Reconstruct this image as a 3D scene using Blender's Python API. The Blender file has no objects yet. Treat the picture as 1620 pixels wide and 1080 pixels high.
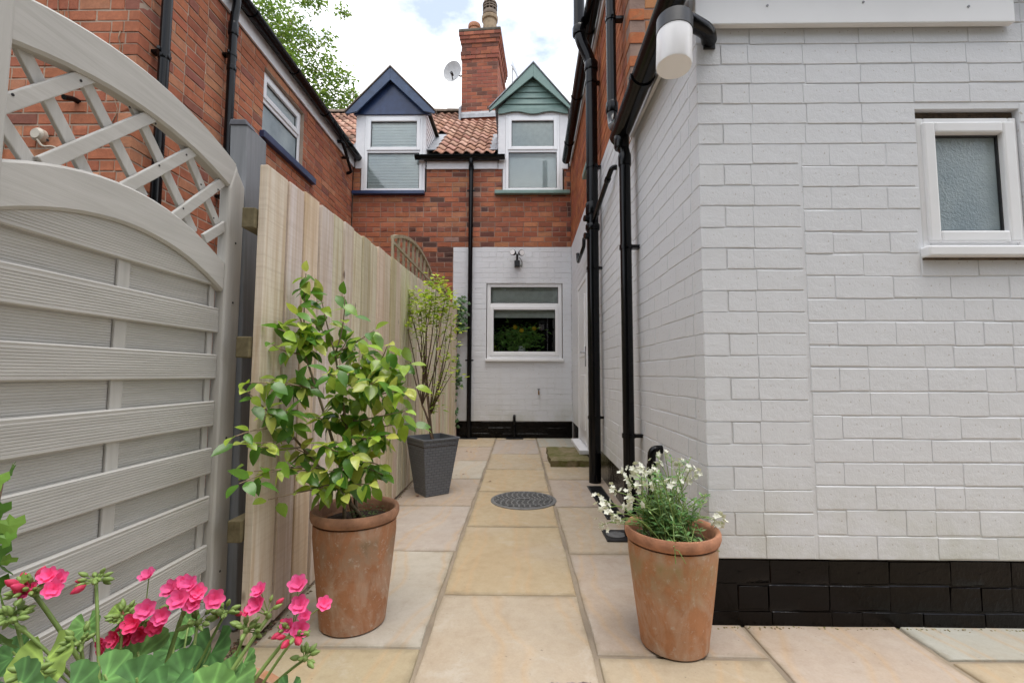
import bpy, math, random
from mathutils import Vector, Matrix, Euler
import numpy as np
random.seed(7)
R = math.radians
sc = bpy.context.scene
COL = sc.collection

# ------------------------------------------------------------------ camera, world, sun, exposure
cam_d = bpy.data.cameras.new('camera'); cam_d.lens = 16.0; cam_d.sensor_width = 36.0
cam_d.clip_start = 0.05; cam_d.clip_end = 2000
cam = bpy.data.objects.new('camera', cam_d); COL.objects.link(cam)
PITCH, YAW, ROLL = R(4.13), R(0.87), R(0.18)
CAMM = Matrix.Rotation(YAW, 4, 'Z') @ Matrix.Rotation(R(90) + PITCH, 4, 'X') @ Matrix.Rotation(ROLL, 4, 'Z')
cam.matrix_world = Matrix.Translation((0, 0, 1.0)) @ CAMM
sc.camera = cam

SUN_EL, SUN_AZ = R(77), R(150)          # azimuth clockwise from +Y: behind the camera, to the right
world = bpy.data.worlds.new('World'); sc.world = world; world.use_nodes = True
wn, wl = world.node_tree.nodes, world.node_tree.links
wn.clear()
w_out = wn.new('ShaderNodeOutputWorld'); w_bg = wn.new('ShaderNodeBackground')
sky = wn.new('ShaderNodeTexSky'); sky.sky_type = 'NISHITA'; sky.sun_disc = False
sky.sun_elevation = SUN_EL; sky.sun_rotation = SUN_AZ; sky.dust_density = 2.0
w_tc = wn.new('ShaderNodeTexCoord')
w_map = wn.new('ShaderNodeMapping'); w_map.inputs['Scale'].default_value = (1.0, 1.0, 2.2); w_map.inputs['Location'].default_value = (0.37, 0.9, 0.2)
w_n = wn.new('ShaderNodeTexNoise'); w_n.inputs['Scale'].default_value = 2.6; w_n.inputs['Detail'].default_value = 7; w_n.inputs['Roughness'].default_value = 0.58
w_r = wn.new('ShaderNodeValToRGB')
w_r.color_ramp.elements[0].position = 0.40; w_r.color_ramp.elements[0].color = (0.20, 0.20, 0.20, 1)
w_r.color_ramp.elements[1].position = 0.58; w_r.color_ramp.elements[1].color = (1, 1, 1, 1)
w_mix = wn.new('ShaderNodeMix'); w_mix.data_type = 'RGBA'
w_mix.inputs['B'].default_value = (8.6, 8.7, 8.8, 1)
wl.new(w_tc.outputs['Generated'], w_map.inputs['Vector']); wl.new(w_map.outputs['Vector'], w_n.inputs['Vector'])
wl.new(w_n.outputs['Fac'], w_r.inputs['Fac']); wl.new(w_r.outputs['Color'], w_mix.inputs['Factor'])
wl.new(sky.outputs['Color'], w_mix.inputs['A']); wl.new(w_mix.outputs['Result'], w_bg.inputs['Color'])
w_bg.inputs['Strength'].default_value = 0.12
wl.new(w_bg.outputs['Background'], w_out.inputs['Surface'])

sun_d = bpy.data.lights.new('sun', 'SUN'); sun_d.energy = 1.2; sun_d.angle = R(36); sun_d.color = (1.0, 0.96, 0.90)
sun = bpy.data.objects.new('sun', sun_d); COL.objects.link(sun)
sd = Vector((math.sin(SUN_AZ) * math.cos(SUN_EL), math.cos(SUN_AZ) * math.cos(SUN_EL), math.sin(SUN_EL)))
sun.rotation_euler = sd.to_track_quat('Z', 'Y').to_euler()
sun.location = (0, -5, 20)

vs = sc.view_settings
vs.view_transform = 'Standard'; vs.look = 'None'; vs.exposure = 1.1; vs.gamma = 1.0; vs.use_curve_mapping = False
sc.cycles.max_bounces = 8; sc.cycles.diffuse_bounces = 5; sc.cycles.transparent_max_bounces = 12

# ------------------------------------------------------------------ helpers
F_PX = 720.0
def at(px, py, Y):
    """Point at distance Y ahead seen at that spot of the photograph."""
    d = CAMM.to_3x3() @ Vector(((px - 810) / F_PX, (540 - py) / F_PX, -1.0))
    return Vector((0, 0, 1.0)) + d * (Y / d.y)
CAM_INV = cam.matrix_world.inverted()
def proj(p):
    q = CAM_INV @ Vector(p)
    if q.z > -0.05: return None
    return 810 + F_PX * q.x / -q.z, 540 - F_PX * q.y / -q.z

class MB:
    def __init__(s): s.v = []; s.f = []; s.c = []
    def box8(s, pts):
        b = len(s.v); s.v += [tuple(p) for p in pts]
        s.f += [tuple(b + i for i in q) for q in ((0,3,2,1),(4,5,6,7),(0,1,5,4),(1,2,6,5),(2,3,7,6),(3,0,4,7))]
        return s
    def box(s, x0, x1, y0, y1, z0, z1):
        if x0 > x1: x0, x1 = x1, x0
        if y0 > y1: y0, y1 = y1, y0
        if z0 > z1: z0, z1 = z1, z0
        return s.box8([(x0,y0,z0),(x1,y0,z0),(x1,y1,z0),(x0,y1,z0),(x0,y0,z1),(x1,y0,z1),(x1,y1,z1),(x0,y1,z1)])
    def bar(s, a, b, w, t, n):
        """bar from a to b, width w across, thickness t along normal n (centred)"""
        a, b, n = Vector(a), Vector(b), Vector(n).normalized()
        d = (b - a).normalized(); x = d.cross(n).normalized() * w / 2; y = n * t / 2
        return s.box8([a-x-y, a+x-y, a+x+y, a-x+y, b-x-y, b+x-y, b+x+y, b-x+y])
    def loft(s, rings, closed=True, cap=True):
        b = len(s.v); n = len(rings[0])
        for r in rings: s.v += [tuple(p) for p in r]
        for i in range(len(rings) - 1):
            for j in range(n if closed else n - 1):
                k = (j + 1) % n
                s.f.append((b+i*n+j, b+i*n+k, b+(i+1)*n+k, b+(i+1)*n+j))
        if cap and closed:
            s.f.append(tuple(b + j for j in reversed(range(n))))
            s.f.append(tuple(b + (len(rings)-1)*n + j for j in range(n)))
        return s
    def tube(s, path, r, seg=10, cap=True):
        path = [Vector(p) for p in path]
        rr = r if isinstance(r, (list, tuple)) else [r] * len(path)
        rings = []; up = None
        for i, p in enumerate(path):
            t = (path[min(i+1, len(path)-1)] - path[max(i-1, 0)]).normalized()
            if up is None:
                up = Vector((0,0,1)) if abs(t.z) < .9 else Vector((0,1,0))
            x = (up - t * up.dot(t))
            if x.length < 1e-5: x = t.orthogonal()
            x.normalize(); y = t.cross(x); up = x
            rings.append([p + (x*math.cos(a) + y*math.sin(a))*rr[i] for a in (2*math.pi*k/seg for k in range(seg))])
        return s.loft(rings, True, cap)
    def lathe(s, prof, c, seg=40, cap=True):
        rings = [[(c[0]+r*math.cos(2*math.pi*k/seg), c[1]+r*math.sin(2*math.pi*k/seg), c[2]+z) for k in range(seg)] for r, z in prof]
        return s.loft(rings, True, cap)
    def prism(s, pts, off):
        """polygon pts (3D, in order) extruded by vector off"""
        b = len(s.v); n = len(pts); off = Vector(off)
        s.v += [tuple(p) for p in pts] + [tuple(Vector(p) + off) for p in pts]
        s.f.append(tuple(b + i for i in range(n))); s.f.append(tuple(b + n + i for i in reversed(range(n))))
        for i in range(n):
            j = (i + 1) % n; s.f.append((b+i, b+n+i, b+n+j, b+j))
        return s
    def add(s, verts, faces, M=None, tone=None):
        b = len(s.v)
        s.v += [tuple(M @ Vector(p)) for p in verts] if M is not None else [tuple(p) for p in verts]
        s.f += [tuple(b + i for i in f) for f in faces]
        if tone is not None: s.c += [tone] * len(verts)
        return s
    def mesh(s, name, mat, smooth=False):
        m = bpy.data.meshes.new(name); m.from_pydata(s.v, [], s.f)
        if s.c and len(s.c) == len(s.v):
            a = m.color_attributes.new('tone', 'FLOAT_COLOR', 'POINT')
            a.data.foreach_set('color', np.array([(c[0], c[1], c[2], 1.0) for c in s.c], dtype=np.float32).ravel())
        if mat: m.materials.append(mat)
        if smooth: m.polygons.foreach_set('use_smooth', [True] * len(m.polygons))
        m.update(); return m
    def build(s, name, mat, parent=None, bevel=0, smooth=False, angle=None, recalc=True):
        m = s.mesh(name, mat, smooth)
        if recalc and len(s.f) < 60000:
            import bmesh
            bm = bmesh.new(); bm.from_mesh(m); bmesh.ops.recalc_face_normals(bm, faces=bm.faces); bm.to_mesh(m); bm.free()
        if angle is not None:
            m.polygons.foreach_set('use_smooth', [True] * len(m.polygons))
            m.set_sharp_from_angle(angle=R(angle))
        o = bpy.data.objects.new(name, m); COL.objects.link(o)
        if parent: adopt(o, parent)
        if bevel:
            b = o.modifiers.new('bevel', 'BEVEL'); b.width = bevel; b.segments = 2; b.limit_method = 'ANGLE'; b.angle_limit = R(40)
        return o

ORIGIN = {}
def adopt(o, parent):
    o.parent = parent
    loc = ORIGIN.get(parent.name)
    if loc is not None: o.matrix_parent_inverse = Matrix.Translation(-loc)
def thing(name, loc, label, cat, group=None):
    o = bpy.data.objects.new(name, None); COL.objects.link(o); o.empty_display_size = .1
    o.location = loc; ORIGIN[o.name] = Vector(loc)
    return tag(o, label, cat, group)
def tag(o, label, cat, group=None):
    o['label'] = label; o['category'] = cat
    if group: o['group'] = group
    return o
def structure(o): o['kind'] = 'structure'; return o
def stuff(o): o['kind'] = 'stuff'; return o
def place(name, mesh, M, parent, color=None):
    o = bpy.data.objects.new(name, mesh); COL.objects.link(o); o.matrix_world = M
    if parent:
        o.parent = parent
        loc = ORIGIN.get(parent.name)
        if loc is not None: o.matrix_parent_inverse = Matrix.Translation(-loc)
    if color: o.color = (color[0], color[1], color[2], 1)
    return o
def frame_dir(p, d, up):
    """matrix at p with local Y along d, local Z near up"""
    y = Vector(d).normalized(); z = Vector(up) - y * Vector(up).dot(y)
    if z.length < 1e-4: z = y.orthogonal()
    z.normalize(); x = y.cross(z)
    return Matrix(((x.x,y.x,z.x,p[0]),(x.y,y.y,z.y,p[1]),(x.z,y.z,z.z,p[2]),(0,0,0,1)))
def fillet(pts, r=.06, n=5):
    pts = [Vector(p) for p in pts]; out = [pts[0]]
    for i in range(1, len(pts) - 1):
        a = (pts[i-1]-pts[i]); b = (pts[i+1]-pts[i]); rr = min(r, a.length*.48, b.length*.48)
        p0 = pts[i] + a.normalized()*rr; p2 = pts[i] + b.normalized()*rr
        for k in range(n + 1):
            t = k / n; out.append(p0*(1-t)**2 + pts[i]*2*t*(1-t) + p2*t*t)
    return out + [pts[-1]]
def lerp(a, b, t): return a + (b - a) * t
def mixc(a, b, t): return tuple(a[i] + (b[i] - a[i]) * t for i in range(3))
def jit(c, s):
    k = 1 + random.uniform(-s, s); return tuple(max(0, x * k * (1 + random.uniform(-s*.3, s*.3))) for x in c)

# ------------------------------------------------------------------ materials
class NT:
    def __init__(s, name):
        s.m = bpy.data.materials.new(name); s.m.use_nodes = True
        s.n = s.m.node_tree.nodes; s.l = s.m.node_tree.links
        s.b = s.n['Principled BSDF']; s.out = s.n['Material Output']
        s.tc = s.n.new('ShaderNodeTexCoord')
    def link(s, a, b): s.l.new(a, b)
    def coord(s, scale=(1,1,1), kind='Object', rnd=False, rot=(0,0,0)):
        mp = s.n.new('ShaderNodeMapping'); mp.inputs['Scale'].default_value = scale; mp.inputs['Rotation'].default_value = rot
        s.link(s.tc.outputs[kind], mp.inputs['Vector'])
        if rnd:
            oi = s.n.new('ShaderNodeObjectInfo'); v = s.n.new('ShaderNodeVectorMath'); v.operation = 'SCALE'
            cx = s.n.new('ShaderNodeCombineXYZ')
            s.link(oi.outputs['Random'], cx.inputs[0]); s.link(oi.outputs['Random'], cx.inputs[1]); s.link(oi.outputs['Random'], cx.inputs[2])
            s.link(cx.outputs[0], v.inputs[0]); v.inputs['Scale'].default_value = 37.0
            s.link(v.outputs[0], mp.inputs['Location'])
        return mp.outputs[0]
    def noise(s, vec, scale, detail=4, rough=.55, dist=0):
        t = s.n.new('ShaderNodeTexNoise'); t.inputs['Scale'].default_value = scale; t.inputs['Detail'].default_value = detail
        t.inputs['Roughness'].default_value = rough; t.inputs['Distortion'].default_value = dist
        s.link(vec, t.inputs['Vector']); return t.outputs['Fac']
    def ramp(s, fac, stops):
        r = s.n.new('ShaderNodeValToRGB'); e = r.color_ramp.elements
        while len(e) < len(stops): e.new(.5)
        for i, (p, c) in enumerate(stops):
            e[i].position = p; e[i].color = (c[0], c[1], c[2], 1) if isinstance(c, (tuple, list)) else (c, c, c, 1)
        s.link(fac, r.inputs[0]); return r.outputs[0]
    def mix(s, fac, a, b, mode='MIX'):
        m = s.n.new('ShaderNodeMix'); m.data_type = 'RGBA'; m.blend_type = mode
        for x, k in ((fac, 'Factor'), (a, 'A'), (b, 'B')):
            if isinstance(x, (int, float)): m.inputs[k].default_value = x if k == 'Factor' else (x, x, x, 1)
            elif isinstance(x, tuple): m.inputs[k].default_value = (x[0], x[1], x[2], 1)
            else: s.link(x, m.inputs[k])
        return m.outputs['Result']
    def objcol(s):
        oi = s.n.new('ShaderNodeObjectInfo'); return oi.outputs['Color']
    def attr(s, name='tone'):
        a = s.n.new('ShaderNodeAttribute'); a.attribute_name = name; return a.outputs['Color']
    def bump(s, h, strength=.3, dist=.01, prev=None):
        b = s.n.new('ShaderNodeBump'); b.inputs['Strength'].default_value = strength; b.inputs['Distance'].default_value = dist
        s.link(h, b.inputs['Height'])
        if prev: s.link(prev, b.inputs['Normal'])
        return b.outputs[0]
    def done(s, col=None, rough=.6, normal=None, metal=0, spec=.5, coat=0):
        if col is not None:
            if isinstance(col, tuple): s.b.inputs['Base Color'].default_value = (col[0], col[1], col[2], 1)
            else: s.link(col, s.b.inputs['Base Color'])
        if isinstance(rough, (int, float)): s.b.inputs['Roughness'].default_value = rough
        else: s.link(rough, s.b.inputs['Roughness'])
        if normal: s.link(normal, s.b.inputs['Normal'])
        s.b.inputs['Metallic'].default_value = metal; s.b.inputs['Specular IOR Level'].default_value = spec
        if coat: s.b.inputs['Coat Weight'].default_value = coat
        return s.m

def simple(name, col, rough=.5, nscale=20, namt=.15, bump=.1, metal=0, spec=.5):
    t = NT(name); v = t.coord()
    n = t.noise(v, nscale, 5)
    c = t.mix(t.ramp(n, [(.3, 0), (.75, 1)]), tuple(x*(1-namt) for x in col), tuple(min(1, x*(1+namt)) for x in col))
    n2 = t.noise(v, nscale*6, 3)
    return t.done(c, rough, t.bump(n2, bump, .004), metal, spec)

def brick_mat(name, colnode, wear=.5):
    t = NT(name); base = t.objcol() if colnode == 'obj' else t.attr()
    v = t.coord(rnd=True) if colnode == 'obj' else t.coord()
    n = t.noise(v, 38, 5, .65); n2 = t.noise(v, 9, 3)
    c = t.mix(t.ramp(n, [(.35, 0), (.7, .55)]), base, t.mix(.5, base, (.12, .05, .035)))
    c = t.mix(t.ramp(n2, [(.62, 0), (.8, .35*wear)]), c, (.42, .34, .28))
    gp = t.n.new('ShaderNodeNewGeometry'); g1 = t.noise(gp.outputs['Position'], 2.3, 8, .74, .8)
    c = t.mix(t.ramp(g1, [(.42, 0), (.70, .7)]), c, t.mix(.8, c, (.36, .32, .33), 'MULTIPLY'))
    return t.done(c, .88, t.bump(t.noise(v, 90, 4, .7), .5, .004), spec=.25)
M_RED = brick_mat('red_brick', 'obj'); M_RED_S = brick_mat('red_brick_small', 'attr')

def mortar_mat(name, a, b):
    t = NT(name); v = t.coord(); n = t.noise(v, 3, 5); n2 = t.noise(v, 60, 4)
    c = t.mix(t.ramp(n, [(.35, 0), (.7, 1)]), a, b)
    return t.done(c, .95, t.bump(n2, .6, .006), spec=.2)
M_MORTAR = mortar_mat('mortar', (.46, .36, .28), (.34, .25, .195))
M_MORTAR_B = mortar_mat('old_mortar', (.38, .26, .20), (.25, .17, .14))

def paint_mat(name, col, brick=True):
    t = NT(name); v = t.coord(); vr = t.coord(rnd=True)
    n = t.noise(v, 1.3, 4); n2 = t.noise(vr, 26, 5, .6); n3 = t.noise(v, 160, 3, .6)
    c = t.mix(t.ramp(n, [(.3, 0), (.75, 1)]), tuple(x*.95 for x in col), tuple(min(1, x*1.03) for x in col))
    # chips and grime specks
    sxz = t.n.new('ShaderNodeSeparateXYZ'); t.link(t.tc.outputs['Object'], sxz.inputs[0]); gw = t.n.new('ShaderNodeNewGeometry'); sw = t.n.new('ShaderNodeSeparateXYZ'); t.link(gw.outputs['Position'], sw.inputs[0])
    pn = t.noise(gw.outputs['Position'], 3.2, 5, .65); alg = t.mix(1, t.ramp(sw.outputs[2], [(.26, .55), (.62, 0)]), t.ramp(pn, [(.40, 0), (.62, 1)]), 'MULTIPLY'); c = t.mix(alg, c, (.47, .47, .38))
    pst = t.noise(gw.outputs['Position'], 5.5, 6, .7, .6); c = t.mix(t.ramp(pst, [(.60, 0), (.78, .22)]), c, (.52, .50, .47))
    spk = t.ramp(t.noise(v, 46, 2, .5), [(.715, 0), (.735, .8)])
    c = t.mix(spk, c, (.42, .38, .34))
    st = t.noise(t.coord((7, 7, .5)), 1.0, 4, .6); c = t.mix(t.ramp(st, [(.5, 0), (.78, .16)]), c, (.50, .48, .44))
    rg = t.noise(v, .9, 2); n5 = t.noise(v, 30, 5, .7, .5)
    bs = t.n.new('ShaderNodeMix'); t.link(t.ramp(rg, [(.42, 0), (.62, 1)]), bs.inputs[0]); bs.inputs[2].default_value = .5; t.link(n5, bs.inputs[3])
    b0 = t.bump(bs.outputs[0], .55, .012); b1 = t.bump(n2, .30, .006, b0); b2 = t.bump(n3, .3, .0025, b1)
    return t.done(c, .62, b2, spec=.35)
M_WHITE = paint_mat('white_masonry_paint', (.69, .70, .725))
def tar_mat():
    t = NT('black_bitumen_paint'); v = t.coord()
    n = t.noise(v, 14, 5, .6); n2 = t.noise(v, 70, 4, .6)
    b = t.bump(n2, .35, .004, t.bump(n, .5, .012))
    return t.done((.0026, .0018, .0018), t.ramp(n, [(.3, .07), (.7, .22)]), b, spec=.20)
M_TAR = tar_mat()

def upvc(name, col=(.80, .80, .81)):
    t = NT(name); n = t.noise(t.coord(), 5, 4)
    c = t.mix(t.ramp(n, [(.4, 0), (.8, .35)]), col, tuple(x*.86 for x in col))
    return t.done(c, .32, None, spec=.5)
M_PVC = upvc('white_upvc')
M_WHITEWOOD = simple('white_painted_board', (.74, .73, .74), .5, 12, .05, .08)
M_BLACK = simple('black_plastic_pipe', (.0035, .0035, .0045), .20, 8, .3, .03, spec=.26)
M_BLACKM = simple('black_metal', (.015, .015, .017), .4, 30, .3, .1)
M_BLUE = simple('dark_blue_paint', (.026, .046, .115), .32, 9, .25, .05)
M_BLUE2 = simple('slate_blue_paint', (.042, .070, .135), .36, 9, .25, .06)
M_GREEN = simple('sage_green_paint', (.165, .255, .225), .42, 9, .12, .06)
M_LEAD = simple('lead_flashing', (.26, .27, .29), .5, 14, .25, .25)
M_RIDGE = simple('ridge_clay', (.16, .12, .09), .85, 10, .35, .4)
M_ROOF = simple('roof_felt', (.10, .085, .08), .9, 8, .3, .3)
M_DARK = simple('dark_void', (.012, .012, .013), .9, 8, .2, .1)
M_STEEL = simple('chrome_handle', (.55, .55, .56), .25, 20, .1, .02, metal=1)
M_DISH = simple('grey_dish_metal', (.45, .46, .47), .45, 14, .12, .05)

def tile_mat(name, src):
    t = NT(name); base = t.objcol() if src == 'obj' else t.attr(); v = t.coord(rnd=(src == 'obj'))
    n = t.noise(v, 16, 5, .65)
    c = t.mix(t.ramp(n, [(.48, 0), (.75, .7)]), base, (.13, .085, .06))
    return t.done(c, .85, t.bump(t.noise(v, 60, 3), .3, .004), spec=.25)
M_TILE = tile_mat('clay_pantile', 'obj'); M_TILE_S = tile_mat('clay_pantile_small', 'attr')

def wood_grey(name, a, b, axis):
    """painted or weathered timber; grain runs along axis (0 x, 1 y, 2 z)"""
    t = NT(name); s = [26, 26, 26]; s[axis] = 1.6
    v = t.coord(tuple(s), rnd=True); n = t.noise(v, 1.6, 6, .62, .4)
    s2 = [90, 90, 90]; s2[axis] = 2.5
    v2 = t.coord(tuple(s2), rnd=True); n2 = t.noise(v2, 1.4, 3, .6)
    c = t.mix(t.ramp(n, [(.34, 0), (.68, 1)]), a, b)
    c = t.mix(t.ramp(n2, [(.70, 0), (.82, .28)]), c, tuple(x*.5 for x in a))
    nb = t.noise(t.coord(), 2.2, 4)
    c = t.mix(t.ramp(nb, [(.4, 0), (.75, .30)]), c, tuple(x*.72 for x in b))
    bp = t.bump(n2, .30, .002, t.bump(n, .12, .003))
    return t.done(c, .72, bp, spec=.25)
GA, GB = (.435, .42, .39), (.52, .505, .475)
M_GATE_Y = wood_grey('grey_stain_wood_lengthwise', GA, GB, 1)
M_GATE_Z = wood_grey('grey_stain_wood_upright', GA, GB, 2)
M_POST = wood_grey('slate_grey_painted_post', (.19, .20, .215), (.26, .27, .29), 2)
M_RAIL = wood_grey('green_treated_rail', (.12, .10, .055), (.20, .165, .095), 1)
M_TRELLIS = wood_grey('weathered_trellis_wood', (.30, .25, .165), (.42, .35, .24), 2)

def board_mat():
    t = NT('rough_sawn_pine'); base = t.objcol()
    v = t.coord((22, 22, .9), rnd=True); n = t.noise(v, 1.5, 6, .6, .6)
    saw = t.noise(t.coord((2, 2, 95), rnd=True), 1.0, 2, .5)
    c = t.mix(t.ramp(n, [(.38, 0), (.64, .9)]), base, t.mix(.80, base, (.70, .58, .42), 'MULTIPLY'))
    c = t.mix(t.ramp(saw, [(.48, 0), (.74, .26)]), c, t.mix(.8, base, (.55, .46, .38), 'MULTIPLY'))
    k = t.n.new('ShaderNodeTexVoronoi'); k.inputs['Scale'].default_value = 1.0
    t.link(t.coord((6.5, 6.5, 2.6), rnd=True), k.inputs['Vector'])
    c = t.mix(t.ramp(k.outputs['Distance'], [(.035, .85), (.085, 0)]), c, (.12, .07, .04))
    bp = t.bump(saw, .35, .003, t.bump(n, .35, .005))
    return t.done(c, .82, bp, spec=.2)
M_BOARD = board_mat()

def slab_mat():
    t = NT('riven_sandstone'); base = t.objcol()
    v = t.coord(rnd=True)
    n = t.noise(v, 2.2, 6, .6, .8); n2 = t.noise(v, 18, 5, .65)
    w = t.n.new('ShaderNodeTexWave'); w.wave_type = 'BANDS'; w.inputs['Scale'].default_value = 1.15; w.inputs['Distortion'].default_value = 7.5
    w.inputs['Detail'].default_value = 3; w.inputs['Detail Scale'].default_value = .8; t.link(v, w.inputs['Vector'])
    c = t.mix(t.ramp(n, [(.34, 0), (.7, .65)]), base, t.mix(.75, base, (.93, .83, .72), 'MULTIPLY'))
    c = t.mix(t.ramp(w.outputs['Fac'], [(.66, 0), (.88, .42), (.96, .10)]), c, (.50, .34, .19))
    n3 = t.noise(v, 1.3, 3); c = t.mix(t.ramp(n3, [(.55, 0), (.75, .35)]), c, (.41, .37, .345))
    c = t.mix(t.ramp(n2, [(.42, 0), (.8, .32)]), c, t.mix(1, c, (.70, .66, .62), 'MULTIPLY'))
    n4 = t.noise(v, 6, 6, .7, .5); c = t.mix(t.ramp(n4, [(.5, 0), (.74, .42)]), c, t.mix(1, c, (.74, .66, .58), 'MULTIPLY'))
    c = t.mix(t.ramp(n4, [(.26, .38), (.44, 0)]), c, (.54, .51, .46))
    g = t.n.new('ShaderNodeSeparateXYZ'); t.link(t.tc.outputs['Generated'], g.inputs[0])
    def m2(op, a, b=None):
        q = t.n.new('ShaderNodeMath'); q.operation = op
        for i, x in enumerate((a, b)):
            if x is None: continue
            if isinstance(x, (int, float)): q.inputs[i].default_value = x
            else: t.link(x, q.inputs[i])
        return q.outputs[0]
    ed = m2('MAXIMUM', m2('ABSOLUTE', m2('SUBTRACT', g.outputs[0], .5)), m2('ABSOLUTE', m2('SUBTRACT', g.outputs[1], .5)))
    ed = m2('ADD', ed, m2('MULTIPLY', m2('SUBTRACT', n4, .5), .09))
    c = t.mix(t.ramp(ed, [(.462, 0), (.50, .5)]), c, (.20, .165, .105))
    spk = t.ramp(t.noise(v, 55, 2), [(.72, 0), (.77, .6)]); c = t.mix(spk, c, (.14, .11, .085))
    n6 = t.noise(v, 70, 5, .7); c = t.mix(t.ramp(t.noise(v, 120, 3, .7), [(.42, 0), (.7, .22)]), c, t.mix(1, c, (.68, .64, .60), 'MULTIPLY')); b = t.bump(n6, .30, .003, t.bump(n2, .22, .005, t.bump(n, .16, .010)))
    return t.done(c, t.ramp(n2, [(.3, .52), (.7, .74)]), b, spec=.35)
M_SLAB = slab_mat()
M_JOINT = mortar_mat('paving_joint', (.33, .27, .20), (.19, .155, .12))
M_SOIL = simple('ground_earth', (.10, .085, .06), .95, 3, .4, .6)
def moss_mat():
    t = NT('mossy_stone'); v = t.coord(); n = t.noise(v, 7, 6, .65); n2 = t.noise(v, 40, 4)
    c = t.mix(t.ramp(n, [(.38, 0), (.62, 1)]), (.24, .19, .12), (.115, .115, .035))
    return t.done(c, .93, t.bump(n2, .7, .01), spec=.2)
M_MOSS = moss_mat()
def terracotta(name, base, green):
    t = NT(name); v = t.coord(); g = t.coord(kind='Generated')
    n = t.noise(v, 10, 6, .7, .8); n2 = t.noise(v, 45, 4, .7); n3 = t.noise(t.coord((1, 1, .45)), 11, 6, .65, .8)
    c = t.mix(t.ramp(n, [(.42, 0), (.72, .6)]), base, tuple(x*.58 for x in base))
    c = t.mix(t.ramp(n3, [(.44, 0), (.66, .62)]), c, (.54, .43, .34))
    sx = t.n.new('ShaderNodeSeparateXYZ'); t.link(g, sx.inputs[0])
    band = t.ramp(sx.outputs[2], [(.45, 0), (.86, .85), (.93, .25)])
    gm = t.mix(1, band, t.ramp(n3, [(.38, 0), (.66, 1)]), 'MULTIPLY')
    c = t.mix(gm, c, green)
    c = t.mix(t.ramp(n2, [(.57, 0), (.72, .5)]), c, (.58, .52, .45))
    return t.done(c, .86, t.bump(n2, .35, .003), spec=.25)
M_TERRA = terracotta('aged_terracotta', (.40, .19, .10), (.17, .11, .055))
M_TERRA2 = terracotta('mossy_terracotta', (.47, .225, .115), (.285, .215, .085))
M_RIM = simple('terracotta_rim', (.43, .20, .115), .85, 22, .3, .35)
M_RIM_L = simple('brown_terracotta_rim', (.33, .17, .10), .85, 22, .35, .35)
M_COMPOST = simple('dark_compost', (.045, .028, .019), .95, 60, .5, 1.0)

def weave_mat():
    t = NT('grey_woven_plastic'); v = t.coord(kind='UV')
    w1 = t.n.new('ShaderNodeTexBrick'); w1.inputs['Scale'].default_value = 1; w1.offset = .5
    w1.inputs['Color1'].default_value = (1, 1, 1, 1); w1.inputs['Color2'].default_value = (.8, .8, .8, 1); w1.inputs['Mortar'].default_value = (0, 0, 0, 1)
    w1.inputs['Brick Width'].default_value = .05; w1.inputs['Row Height'].default_value = .022; w1.inputs['Mortar Size'].default_value = .0035; w1.inputs['Mortar Smooth'].default_value = 1
    t.link(v, w1.inputs['Vector'])
    c = t.mix(w1.outputs['Color'], (.075, .083, .10), (.165, .18, .205))
    return t.done(c, .5, t.bump(w1.outputs['Color'], .9, .006), spec=.4)
M_WEAVE = weave_mat()

def glass_mat(name, tint=(1, 1, 1), refl=1.0):
    t = NT(name); t.n.remove(t.b)
    tr = t.n.new('ShaderNodeBsdfTransparent'); tr.inputs[0].default_value = (*tint, 1)
    gl = t.n.new('ShaderNodeBsdfGlossy'); gl.inputs['Roughness'].default_value = .01; gl.inputs[0].default_value = (refl, refl, refl, 1)
    fr = t.n.new('ShaderNodeFresnel'); fr.inputs[0].default_value = 1.5
    mx = t.n.new('ShaderNodeMixShader')
    t.link(fr.outputs[0], mx.inputs[0]); t.link(tr.outputs[0], mx.inputs[1]); t.link(gl.outputs[0], mx.inputs[2]); t.link(mx.outputs[0], t.out.inputs[0])
    return t.m
M_GLASS = glass_mat('window_glass', (.93, .96, .95))
def frosted(name, a, b, scale, rough):
    t = NT(name); v = t.coord(); n = t.noise(v, scale, 3, .5, .8); n2 = t.noise(v, 3, 3)
    c = t.mix(t.ramp(n2, [(.35, 0), (.7, 1)]), a, b)
    return t.done(c, rough, t.bump(n, .5, .006), spec=.6)
M_FROST = frosted('obscured_glass', (.22, .275, .30), (.36, .42, .435), 90, .14)
M_FROST2 = frosted('frosted_upper_glass', (.30, .36, .37), (.45, .50, .50), 60, .18)
M_BLIND = simple('pale_blind', (.80, .81, .82), .6, 8, .04, .02)
M_OPAL = NT('opal_lamp_glass').done((.90, .89, .90), .22, None, spec=.5)
M_CURT = simple('grey_roller_blind', (.62, .62, .60), .8, 14, .1, .1)

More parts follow.
